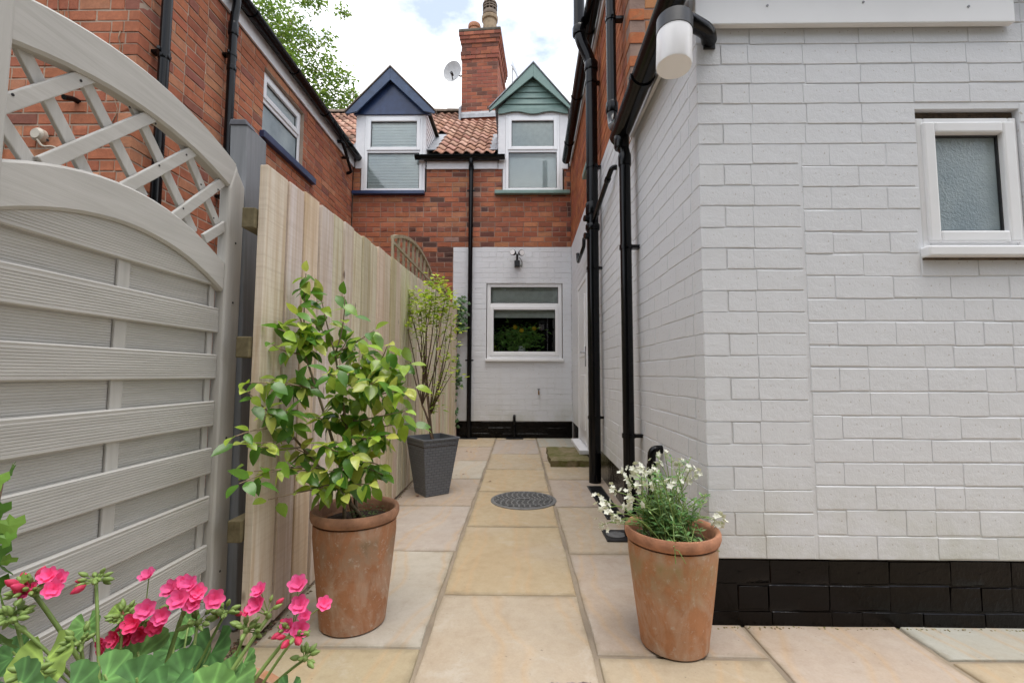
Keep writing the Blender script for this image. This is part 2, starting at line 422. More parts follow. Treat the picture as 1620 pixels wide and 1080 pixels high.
def leaf_mat(name, src='obj', rough=.32, trans=.35, coat=.0, vein=True):
    t = NT(name); base = t.objcol() if src == 'obj' else (t.attr() if src == 'attr' else (t.mix(1, t.objcol(), t.attr(), 'MULTIPLY') if src == 'vein' else src))
    v = t.coord(rnd=(src in ('obj', 'vein'))); n = t.noise(v, 30, 3)
    dark = t.mix(.35, base, (0, 0, 0)) if not isinstance(base, tuple) else tuple(x*.65 for x in base)
    c = t.mix(t.ramp(n, [(.35, 0), (.7, .5)]), base, dark)
    t.done(c, rough, t.bump(n, .2, .003), spec=.45)
    tl = t.n.new('ShaderNodeBsdfTranslucent'); t.link(t.mix(.5, c, (.9, 1.0, .25), 'MULTIPLY'), tl.inputs[0])
    mx = t.n.new('ShaderNodeMixShader'); mx.inputs[0].default_value = trans
    t.link(t.b.outputs[0], mx.inputs[1]); t.link(tl.outputs[0], mx.inputs[2]); t.link(mx.outputs[0], t.out.inputs[0])
    return t.m
M_LEAF = leaf_mat('glossy_leaf', 'obj', .20, .44)
M_LEAF_S = leaf_mat('small_leaf', 'attr', .5, .35)
M_LEAF_SG = leaf_mat('glossy_small_leaf', 'attr', .28, .3)
M_GLEAF = leaf_mat('soft_geranium_leaf', 'vein', .75, .10)
M_BARK = simple('twig_bark', (.13, .085, .055), .85, 50, .4, .5)
M_BARK2 = simple('grey_brown_bark', (.27, .20, .135), .85, 40, .35, .5)
M_STALK = leaf_mat('green_stalk', (.27, .39, .11), .5, .2)
def petal_mat():
    t = NT('pink_petal'); base = t.objcol(); n = t.noise(t.coord((1, 1, 1), rnd=True), 60, 2)
    c = t.mix(t.ramp(n, [(.4, 0), (.75, .4)]), base, (.90, .12, .30))
    t.done(c, .55, None, spec=.3)
    tl = t.n.new('ShaderNodeBsdfTranslucent'); t.link(c, tl.inputs[0])
    mx = t.n.new('ShaderNodeMixShader'); mx.inputs[0].default_value = .35
    t.link(t.b.outputs[0], mx.inputs[1]); t.link(tl.outputs[0], mx.inputs[2]); t.link(mx.outputs[0], t.out.inputs[0])
    return t.m
M_PETAL = petal_mat()
M_WPETAL = leaf_mat('white_petal', (.80, .80, .72), .6, .3)
M_YPETAL = leaf_mat('yellow_petal', (.80, .55, .03), .6, .3)
M_DEAD = simple('dead_leaf', (.16, .055, .03), .8, 40, .4, .3)

# ------------------------------------------------------------------ wall frames and bricks
class Frame:
    """wall plane: u along the wall, d outwards, z up"""
    def __init__(s, o, ang):
        s.o = Vector((o[0], o[1], 0)); s.a = ang
        s.u = Vector((math.cos(ang), math.sin(ang), 0)); s.n = Vector((math.sin(ang), -math.cos(ang), 0))
    def p(s, u, d, z): return s.o + s.u*u + s.n*d + Vector((0, 0, z))
    def box(s, mb, u0, u1, d0, d1, z0, z1):
        return mb.box8([s.p(u0,d1,z0), s.p(u1,d1,z0), s.p(u1,d0,z0), s.p(u0,d0,z0), s.p(u0,d1,z1), s.p(u1,d1,z1), s.p(u1,d0,z1), s.p(u0,d0,z1)])
def wall_sheet(fr, u0, u1, z0, z1, holes=(), d=-.005, thick=.22):
    us = sorted({u0, u1, *[min(max(h[i], u0), u1) for h in holes for i in (0, 1)]})
    zs = sorted({z0, z1, *[min(max(h[i], z0), z1) for h in holes for i in (2, 3)]})
    mb = MB()
    for a, b in zip(us, us[1:]):
        for c, e in zip(zs, zs[1:]):
            m, k = (a+b)/2, (c+e)/2
            if any(h[0] < m < h[1] and h[2] < k < h[3] for h in holes): continue
            fr.box(mb, a, b, d - thick, d, c, e)
    return mb
def brick_geo(L, H, D, nx=3, nz=2, bev=.004, rough=.0016, edge=.002):
    v = []; f = []
    def fi(i, k): return k*(nx+1) + i
    for k in range(nz+1):
        for i in range(nx+1):
            x = -L/2 + bev + (L-2*bev)*i/nx; z = -H/2 + bev + (H-2*bev)*k/nz
            v.append((x + random.uniform(-edge, edge)*.5, random.uniform(-rough, rough), z + random.uniform(-edge, edge)*.4))
    for k in range(nz):
        for i in range(nx): f.append((fi(i,k), fi(i+1,k), fi(i+1,k+1), fi(i,k+1)))
    per = [(i, 0) for i in range(nx)] + [(nx, k) for k in range(nz)] + [(i, nz) for i in range(nx, 0, -1)] + [(0, k) for k in range(nz, 0, -1)]
    n = len(per); b1 = len(v)
    for i, k in per:
        v.append((-L/2 + L*i/nx + random.uniform(-edge, edge)*.6, bev + random.uniform(0, .0015), -H/2 + H*k/nz + random.uniform(-edge, edge)*.5))
    b2 = len(v)
    for j, (i, k) in enumerate(per): v.append((v[b1+j][0], D, v[b1+j][2]))
    for j in range(n):
        q = (j+1) % n
        f.append((fi(*per[j]), b1+j, b1+q, fi(*per[q]))); f.append((b1+j, b2+j, b2+q, b1+q))
    return v, f
def brick_small(L, H, D, bev=.003):
    a, c = L/2, H/2; v = []
    for y, e in ((0, bev), (bev, 0), (D, 0)):
        v += [(-a+e, y, -c+e), (a-e, y, -c+e), (a-e, y, c-e), (-a+e, y, c-e)]
    f = [(0,1,2,3)]
    for b in (0, 4):
        for j in range(4):
            q = (j+1) % 4; f.append((b+j, b+4+j, b+4+q, b+q))
    return v, f
BRICK_D = .05
_bm = {}
def brick_mesh(mat, long):
    k = (mat.name, long)
    if k not in _bm:
        L = .225 if long else .105
        rg, ed = (.0005, .0016) if mat is M_WHITE else ((.0012, .003) if mat is M_TAR else (.0018, .0028))
        out = []
        for i in range(7):
            v, f = brick_geo(L, .08, BRICK_D, 3 if long else 2, 2, .0022 if mat is M_WHITE else (.0028 if mat is M_TAR else .0045), rg, ed)
            mb = MB(); mb.add(v, f); m_ = mb.mesh('brick', mat, smooth=True); m_.set_sharp_from_angle(angle=R(35)); out.append(m_)
        _bm[k] = (L, out)
    return _bm[k]
class Bricks:
    """collects the bricks of one house; the 300 that show largest become objects, the rest one joined mesh per wall and paint"""
    def __init__(s): s.items = []
    def lay(s, fr, u0, u1, courses, mat, colfn, holes=(), L=.235, gap=.009, bed=.010, pattern='garden', wall=None, vis=None, corner0=0, corner1=0, offs=0, dj=.002, mat_small=None):
        for ci, (z0, h) in enumerate(courses):
            own = (ci + offs) % 2 == 0
            a = u0 + (0 if (not corner0 or own == (corner0 == 1)) else .108)
            b = u1 - (0 if (not corner1 or own == (corner1 == 1)) else .108)
            header = pattern == 'garden' and (ci + offs) % 4 == 3
            step = L/2 if header else L
            u = a; first = True
            while u < b - .02:
                ln = step
                if first and not header: ln = L if own else L/2
                if pattern == 'odd' and not first:
                    r = random.random(); ln = L/2 if r < .2 else (L*.72 if r < .3 else L)
                first_now = first; first = False
                e = min(u + ln * random.uniform(.985, 1.015), b)
                if b - e < .05: e = b
                segs = [(u, e)]
                for hh in holes:
                    if hh[2] < z0 + h*.6 and hh[3] > z0 + h*.4:
                        ns = []
                        for p, q in segs:
                            if hh[1] <= p or hh[0] >= q: ns.append((p, q)); continue
                            if hh[0] - p > .03: ns.append((p, hh[0]))
                            if q - hh[1] > .03: ns.append((hh[1], q))
                        segs = ns
                for p, q in segs:
                    deep = 2.05 if ((corner0 and p <= u0 + 1e-4) or (corner1 and q >= u1 - 1e-4)) else 1
                    g0 = 0 if (abs(p - u0) < 1e-5 and corner0) else gap/2
                    g1 = 0 if (abs(q - u1) < 1e-5 and corner1) else gap/2
                    if mat in (M_WHITE, M_TAR): g0 *= random.choice((.1, .3, 1)); g1 *= random.choice((.1, .3, 1))
                    c = fr.p((p+g0+q-g1)/2, random.uniform(-dj, dj), z0 + h/2)
                    um, zm = (p+q)/2, z0 + h/2
                    s.items.append(dict(c=c, a=fr.a, L=q-p-g0-g1, H=h-bed*(random.choice((.03, .25, .5, .8, 1.0, 1.3)) if mat in (M_WHITE, M_TAR) else 1), D=deep, mat=mat, ms=mat_small or mat, col=colfn(um, zm), wall=wall, n=fr.n, vis=(vis(um, zm) if vis else True)))
                u = e
    def emit(s, limit=300):
        def size(it):
            if not it['vis']: return 0
            q = proj(it['c'])
            if not q or not (-20 < q[0] < 1640 and -10 < q[1] < 1090): return 0
            d = Vector((0, 0, 1)) - it['c']
            cs = max(0, d.normalized().dot(it['n']))
            return it['L']*it['H']*cs / d.length_squared
        order = sorted(s.items, key=size, reverse=True)
        joined = {}
        for k, it in enumerate(order):
            tilt = random.gauss(0, .0035 if it['mat'] is M_RED else .002)
            Mx = Matrix.Translation(it['c']) @ Matrix.Rotation(it['a'], 4, 'Z') @ Matrix.Rotation(tilt, 4, 'Y')
            if k < limit and size(it) > 0:
                L, ms = brick_mesh(it['mat'], it['L'] > .15)
                place('brick', random.choice(ms), Mx @ Matrix.Diagonal((it['L']/L, it['D'], it['H']/.08, 1)), it['wall'], it['col'])
            else:
                v, f = brick_small(it['L'], it['H'], BRICK_D*it['D'])
                joined.setdefault((it['wall'].name, it['ms'].name), (it['wall'], it['ms'], MB()))[2].add(v, f, Mx, it['col'])
        for (wn_, mn), (w, m, mb) in joined.items():
            stuff(mb.build('brickwork', m, w, recalc=False))

def courses(z0, z1, h, j=.003):
    n = max(1, round((z1 - z0) / h)); hh = (z1 - z0) / n
    zs = [z0 + hh*i + (random.uniform(-j, j) if 0 < i < n else 0) for i in range(n + 1)]
    return [(zs[i], zs[i+1] - zs[i]) for i in range(n)]
def white_col(u, z): return (1, 1, 1)
def red_left(u, z):
    r = random.random()
    c = (.48, .17, .088) if r < .60 else ((.53, .235, .13) if r < .77 else ((.42, .14, .08) if r < .92 else (.31, .12, .085)))
    return jit(c, .09)
def red_right(u, z):
    r = random.random(); c = (.45, .15, .06) if r < .7 else (.36, .11, .055)
    return jit(c, .14)
def red_back(u, z):
    r = random.random()
    c = (.45, .155, .08) if r < .58 else ((.49, .205, .105) if r < .78 else ((.36, .12, .07) if r < .94 else (.26, .10, .068)))
    soot = max(0, 1 - abs(u + .78)/.36) * (.35 + .65*math.sin(z*7.3 + 1.1)**2)
    soot = max(soot, max(0, 1 - abs(u + 1.35)/.55) * (1 if z < 3.5 else .35) * .75)
    if u > .62: soot = max(soot, .4)
    if random.random() < soot*1.0: c = random.choice([(.17, .07, .05), (.11, .058, .048), (.25, .095, .06), (.28, .10, .06)])
    if random.random() < soot*.10: c = (.36, .22, .17)
    return jit(c, .14)

# ------------------------------------------------------------------ ground and paving
structure(MB().box(-300, 300, -300, 300, -.35, -.06).build('ground', M_SOIL))
patio = structure(MB().box(-1.6, 5.0, -1.5, 7.5, -.058, -.007).build('patio', M_JOINT))
buff, yell, pink, lilac, cream, beige, grey, olive = (.44, .37, .27), (.44, .355, .235), (.435, .365, .305), (.425, .375, .335), (.465, .43, .37), (.43, .365, .285), (.42, .415, .37), (.44, .375, .255)
slabs = []
for ys, xs, cols in (
    ([-.1, .83, 1.738, 2.659, 3.554, 4.453, 5.377, 6.395, 7.26], (-.985, -.352), [buff, olive, cream, lilac, pink, cream, pink, buff]),
    ([-.6, .31, 1.235, 2.151, 3.086, 3.982, 4.894, 5.835, 7.085, 7.26], (-.352, .274), [buff, buff, beige, yell, yell, yell, buff, lilac, buff]),
    ([1.702, 2.637, 3.543, 4.442, 5.366, 6.378, 7.26], (.274, .90), [pink, beige, pink, buff, pink, grey]),
    ([-.2, .72, 1.702], (.274, .893), [beige, buff]),
    ([.0, .95, 1.93], (.893, 1.512), [cream, pink]),
    ([.75, 1.702, 1.93], (1.512, 2.45), [buff, grey]),
    ([.1, .97, 1.93], (2.45, 3.1), [pink, beige]),
    ([.0, .9, 1.93], (3.1, 3.75), [buff, cream])):
    for i in range(len(ys) - 1): slabs.append((xs[0], xs[1], ys[i], ys[i+1], cols[i]))
rs = random.Random(3)
for x0, x1, y0, y1, c in slabs:
    g = rs.uniform(.006, .0105); x0 += g; x1 -= g; y0 += g*.75; y1 -= g*.75
    cx, cy = (x0+x1)/2, (y0+y1)/2; n = 6
    per = []
    for (ax, ay), (bx, by) in (((x0,y0),(x1,y0)), ((x1,y0),(x1,y1)), ((x1,y1),(x0,y1)), ((x0,y1),(x0,y0))):
        for k in range(n):
            t = (k + (rs.uniform(-.3, .3) if k else 0)) / n
            per.append((lerp(ax, bx, t) - cx + rs.uniform(-.004, .004), lerp(ay, by, t) - cy + rs.uniform(-.004, .004)))
    tilt = rs.uniform(-.0015, .0015)
    r0 = [(x*.985, y*.985, tilt) for x, y in per]; r1 = [(x*.994, y*.994, -.0025 + tilt) for x, y in per]; r2 = [(x, y, -.008 + tilt) for x, y in per]; r3 = [(x, y, -.035) for x, y in per]
    mb = MB().loft([r3, r2, r1, r0]); m = mb.mesh('paving_slab', M_SLAB)
    k = rs.uniform(.95, 1.05)
    place('paving_slab', m, Matrix.Translation((cx, cy, 0)), patio, tuple(q*k for q in c))

# ------------------------------------------------------------------ common house pieces
def gutter(path, r, parent, name='gutter', mat=None):
    """half-round gutter along a line, open side up"""
    mb = MB(); a, b = Vector(path[0]), Vector(path[1]); t = (b - a).normalized(); x = Vector((-t.y, t.x, 0)).normalized(); up = Vector((0, 0, 1))
    def prof(p): return [p + x*math.cos(k)*r + up*math.sin(k)*r*1.05 for k in (math.pi + math.pi*i/10 for i in range(11))] + [p + x*math.cos(k)*(r-.006) + up*math.sin(k)*(r-.006) for k in (2*math.pi - math.pi*i/10 for i in range(11))]
    mb.loft([prof(a), prof(b)])
    for q in (a, b):
        mb.loft([[q + t*s + x*math.cos(math.pi+math.pi*i/10)*r + up*math.sin(math.pi+math.pi*i/10)*r for i in range(11)] for s in (-.002, .002)])
    o = mb.build(name, mat or M_BLACK, parent, angle=40)
    L = (b-a).length; nb = max(1, int(L/.85)); bb = MB()
    for i in range(nb):
        p = a + t*(L*(i+.5)/nb)
        bb.loft([[p + t*s + x*math.cos(k)*(r+.008) + up*math.sin(k)*(r*1.05+.008) for k in (math.pi + math.pi*j/10 for j in range(11))] + [p + t*s + x*math.cos(k)*(r+.001) + up*math.sin(k)*(r*1.05+.001) for k in (2*math.pi - math.pi*j/10 for j in range(11))] for s in (-.02, .02)])
    bb.build('gutter_bracket', mat or M_BLACK, o, angle=40)
    return o
def window(fr, parent, u0, u1, z0, z1, d0, fw=.055, sw_=.048, trans=None, upper_sash=True, lower_sash=False, glass=(M_GLASS, M_GLASS), label=None, vert=False):
    """uPVC window: outer frame + sashes (sub-parts) + panes. trans = z of the transom"""
    dep = .06
    mb = MB()
    fr.box(mb, u0, u0+fw, d0-dep, d0, z0, z1); fr.box(mb, u1-fw, u1, d0-dep, d0, z0, z1)
    fr.box(mb, u0+fw, u1-fw, d0-dep, d0, z0, z0+fw); fr.box(mb, u0+fw, u1-fw, d0-dep, d0, z1-fw, z1)
    cells = [(z0+fw, z1-fw)] if trans is None else [(z0+fw, trans-fw*.5), (trans+fw*.5, z1-fw)]
    if trans is not None: fr.box(mb, u0+fw, u1-fw, d0-dep, d0-.001, trans-fw*.5, trans+fw*.5)
    w = mb.build('window', M_PVC, parent, bevel=.006)
    if label: w['label'] = label
    for i, (a, b) in enumerate(cells):
        sash = lower_sash if i == 0 else upper_sash
        p0, p1, q0, q1 = u0+fw, u1-fw, a, b
        if sash:
            s = sw_; sb = MB(); e = .012; dd = d0 + .014
            fr.box(sb, p0-e, p0+s, d0-.04, dd, q0-e, q1+e); fr.box(sb, p1-s, p1+e, d0-.04, dd, q0-e, q1+e)
            fr.box(sb, p0+s, p1-s, d0-.04, dd, q0-e, q0+s); fr.box(sb, p0+s, p1-s, d0-.04, dd, q1-s, q1+e)
            sb.build('sash', M_PVC, w, bevel=.008)
            p0 += s; p1 -= s; q0 += s; q1 -= s
        gd = d0 - .022
        fr.box(MB(), 0, 0, 0, 0, 0, 0)
        g = MB(); fr.box(g, p0-.004, p1+.004, gd-.008, gd, q0-.004, q1+.004); g.build('pane', glass[min(i, 1)], w)
        k = MB(); t = .007
        for A in ((p0, p0+t, q0, q1), (p1-t, p1, q0, q1), (p0+t, p1-t, q0, q0+t), (p0+t, p1-t, q1-t, q1)): fr.box(k, A[0], A[1], gd+.0005, gd+.010, A[2], A[3])
        k.build('gasket', M_BLACKM, w)
    return w
def slat_blind(fr, parent, u0, u1, z0, z1, d, step=.05):
    mb = MB(); z = z1
    while z > z0:
        fr.box(mb, u0, u1, d-.012, d, max(z-step*.92, z0), z - .002); z -= step
    return mb.build('blind', M_BLIND, parent, bevel=.003)

# ------------------------------------------------------------------ LEFT HOUSE
XL, YLF, YB = -2.75, 3.07, 7.27
lh = thing('brick_house', (XL, YLF, 0), 'orange red brick house behind the gate and fence, with black gutter and white window', 'house')
FL = Frame((XL, YLF), R(90)); FLF = Frame((XL, YLF), 0)
LW = (1.585, 2.49, 3.53, 4.31)
wl_side = wall_sheet(FL, .006, YB - YLF - .012, 0, 4.40, [LW], thick=.215).build('wall', M_MORTAR, lh)
wl_front = wall_sheet(Frame((XL - .006, YLF), 0), -4.2, 0, 0, 5.2, thick=.2).build('wall', M_MORTAR, lh)
LB = Bricks()
cs = courses(0, 4.40, .0855)
fence_hides = lambda u, z: z > 1.75
LB.lay(FL, 0, YB-YLF-.012, cs, M_RED, red_left, [LW], wall=wl_side, vis=fence_hides, corner0=1, mat_small=M_RED_S, dj=.0025)
cs2 = cs + courses(4.40, 5.2, .0855)
LB.lay(FLF, -4.2, 0, cs2, M_RED, red_left, wall=wl_front, vis=lambda u, z: z > 1.35 and u > -1.2, corner1=2, mat_small=M_RED_S, dj=.0025)
LB.emit()
# fascia, gutter, roof
mb = MB(); FL.box(mb, -.02, YB-YLF-.02, .004, .026, 4.40, 4.56); mb.build('fascia', M_WHITEWOOD, lh, bevel=.003)
gutter(((XL+.095, YLF-.1, 4.60), (XL+.095, YB-.04, 4.56)), .062, lh)
rb = MB().prism([(XL+.06, YLF-.12, 4.62), (XL-1.9, YLF-.12, 6.1), (XL-3.9, YLF-.12, 4.62)], (0, YB-YLF+.05, 0)); rb.build('roof', M_ROOF, lh)
w = window(FL, lh, LW[0]+.005, LW[1]-.005, LW[2]+.05, LW[3]-.005, -.045, trans=3.98, glass=(M_FROST, M_FROST2))
mb = MB(); FL.box(mb, LW[0]-.05, LW[1]+.28, -.05, .055, LW[2]-.035, LW[2]+.046); mb.build('sill', M_BLUE, w, bevel=.008)
mb = MB(); FL.box(mb, LW[0]-.02, LW[1]+.02, -.20, -.165, LW[2], LW[3]); mb.build('backing', M_CURT, w)
rv = random.Random(5)
for k in range(9):     # dead creeper roots left on the bricks
    x = XL - .12 - rv.random()*.95; z = rv.uniform(2.3, 4.0); pts = []
    for i in range(7):
        pts.append((x, YLF - .006, z)); x += rv.uniform(-.03, .03); z += rv.uniform(.03, .09)*(1 if k % 3 else -1)
    MB().tube(pts, [.004*(1-.1*i) for i in range(7)], 5).build('dead_creeper_root', M_BARK2, lh, smooth=True)

# ------------------------------------------------------------------ BACK HOUSE
bh = thing('terraced_house', (-.9, YB, 0), 'red brick terraced house across the far end, clay roof, two gabled dormers and chimney', 'house')
FB = Frame((0, YB), 0)
BWIN = (-.525, .70, 1.225, 2.48); DB = (-2.56, -1.60, 3.985, 5.275); DG = (-.225, .665, 3.985, 5.275)
EAVE = 4.40
bw = wall_sheet(FB, -2.745, .845, 0, EAVE, [BWIN, (DB[0]-.06, DB[1]+.07, DB[2], 6), (DG[0]-.05, DG[1]+.07, DG[2], 6)], thick=.215).build('wall', M_MORTAR_B, bh)
BB = Bricks()
PT = 3.062
up = courses(PT, EAVE, .0838)
holesB = [(DB[0]-.06, DB[1]+.07, DB[2], 6), (DG[0]-.05, DG[1]+.07, DG[2], 6)]
BB.lay(FB, -2.745, .845, up, M_RED, red_back, holesB, wall=bw, mat_small=M_RED_S, dj=.0025)
BB.lay(FB, -2.745, -1.07, courses(0, PT, .0838), M_RED, red_back, wall=bw, vis=lambda u, z: z > 2.3 and u > -2.6, mat_small=M_RED_S, dj=.0025)
BB.lay(FB, -1.07, .845, courses(.262, PT, .0838), M_WHITE, white_col, [BWIN], wall=bw, bed=.007, gap=.006, vis=lambda u, z: False, dj=.0012)
BB.lay(FB, -1.07, .845, courses(-.02, .258, .09), M_TAR, white_col, wall=bw, bed=.008, gap=.005, vis=lambda u, z: False, dj=.004)
mb = MB(); FB.box(mb, -1.068, .843, -.02, -.0032, .265, PT-.004)
for h in (0,): pass
# paint skin in the white joints (four strips round the window)
skin = MB()
for a, b, c, e in ((-1.068, BWIN[0], .264, PT-.003), (BWIN[1], .843, .264, PT-.003), (BWIN[0], BWIN[1], .264, BWIN[2]), (BWIN[0], BWIN[1], BWIN[3], PT-.003)): FB.box(skin, a, b, -.02, -.0034, c, e)
skin.build('painted_joint', M_WHITE, bw)
skin = MB(); FB.box(skin, -1.068, .843, -.02, -.0030, -.02, .2605); skin.build('plinth_joint', M_TAR, bw)
BB.emit()
# lower window
w = window(FB, bh, BWIN[0]+.008, BWIN[1]-.008, BWIN[2]+.03, BWIN[3]-.012, -.02, fw=.06, trans=2.115, upper_sash=False, lower_sash=True)
mb = MB(); FB.box(mb, BWIN[0]-.01, BWIN[1]+.015, -.06, .045, BWIN[2]-.02, BWIN[2]+.027); mb.build('sill', M_PVC, w, bevel=.008)
mb = MB(); FB.box(mb, BWIN[0]+.02, BWIN[1]-.02, -.125, -.115, 1.92, BWIN[3]); mb.build('roller_blind', M_CURT, w)
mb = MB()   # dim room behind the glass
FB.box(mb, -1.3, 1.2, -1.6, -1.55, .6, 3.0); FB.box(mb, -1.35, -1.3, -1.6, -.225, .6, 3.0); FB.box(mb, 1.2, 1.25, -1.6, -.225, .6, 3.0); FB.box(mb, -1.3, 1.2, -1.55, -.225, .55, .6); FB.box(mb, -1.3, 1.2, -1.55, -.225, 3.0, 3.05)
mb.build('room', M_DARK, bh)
# fascia + gutter
mb = MB()
for a, b in ((-1.525, -.355),): FB.box(mb, a, b, .004, .03, 4.36, 4.50)
mb.build('fascia', M_WHITEWOOD, bh, bevel=.003)
gutter(((-1.70, YB-.095, 4.55), (-.235, YB-.095, 4.55)), .06, bh)
# roof
SL, E0y, E0z = .80, 7.20, 4.60
RY = 10.5; RZ = E0z + SL*(RY - E0y)
rf = MB()
for a, b, k in ((-8, -2.69, 0), (-2.69, -1.565, 1), (-1.565, -.325, 0), (-.325, .78, 1), (.78, 7, 0)):
    ys = E0y + .02 + (1.05 if k else 0); zs_ = E0z - .06 + SL*(ys - E0y - .02)
    rf.prism([(a, ys, zs_), (a, RY, RZ-.06), (a, 13.8, E0z-.06), (a, 13.8, E0z-.3), (a, ys+.32, E0z-.3 if not k else zs_-.05), (a, ys+.32, zs_-.06), (a, ys, zs_-.05)], (b-a, 0, 0))
rf = rf.build('roof', M_ROOF, bh)
PW, RL = .165, .30
slope = math.sqrt(1 + SL*SL); ca, sa = 1/slope, SL/slope
def tile_geo():
    v = []; n = 8
    for (s, lift) in ((0, .030), (RL+.05, .0)):
        for thick in (0, 1):
            for i in range(n+1):
                x = PW*i/n*1.06; q = i/n
                hgt = .022*math.sin(q*2*math.pi) + .014
                v.append((x, s, hgt + lift - thick*.013))
    m = n+1; f = []
    for i in range(n):
        f.append((i, i+1, 2*m+i+1, 2*m+i)); f.append((m+i, i+m+1, i+1, i))
    return v, f
tv, tf = tile_geo()
tmesh = MB().add(tv, tf).mesh('roof_tile', M_TILE, smooth=True)
rest = MB(); nrow = int((RY-.1-E0y)*slope/RL)+1
rt = random.Random(9); cand = []
def dorm_hides(x, y, z):
    for c0, c1, za in ((-2.80, -1.46, 6.1), (-.42, .80, 6.15)):
        if c0 < x + PW*.5 < c1 and z < 5.5: return True
        if c0 < x + PW*.5 < c1:
            if z < za - abs(x + PW/2 - (c0+c1)/2)*1.12: return True
    return False
for r in range(nrow):
    for cidx in range(int(13/PW)):
        x = -7.5 + cidx*PW; s = r*RL
        y = E0y - .06 + s*ca; z = E0z + (-.06)*SL + s*sa
        if y > RY - .12 or dorm_hides(x, y, z): continue
        rr = rt.random(); c = (.47, .265, .195) if rr < .5 else ((.39, .205, .145) if rr < .8 else ((.52, .32, .245) if rr < .93 else (.22, .14, .105)))
        if r > nrow - 4: c = mixc(c, (.24, .12, .085), .45)
        c = jit(c, .12)
        Mx = Matrix.Translation((x, y, z)) @ Matrix.Rotation(math.atan(SL), 4, 'X') @ Matrix.Rotation(rt.gauss(0, .012), 4, 'Z') @ Matrix.Translation((0, 0, rt.uniform(-.003, .003)))
        q = proj((x, y, z)); vis = q and ((690 < q[0] < 800 and 160 < q[1]) or (515 < q[0] < 575))
        cand.append((0 if vis else 1, y, Mx, c))
cand.sort(key=lambda t: (t[0], t[1]))
for i, (h, y, Mx, c) in enumerate(cand):
    if h == 0 and i < 300: place('roof_tile', tmesh, Mx, rf, c)
    else: rest.add(tv, tf, Mx, c)
o = stuff(rest.build('tiling', M_TILE_S, rf, recalc=False, smooth=True))
rd = MB()
x = -7.6
while x < 6.5:
    rd.loft([[(xx, RY + math.cos(k)*(.12+e), RZ + .0 + math.sin(k)*(.11+e)) for k in (math.pi*i/8 for i in range(9))] for xx, e in ((x, .008), (x+.43, 0))], closed=False)
    x += .42
rd.build('ridge_tiles', M_RIDGE, rf, smooth=False)
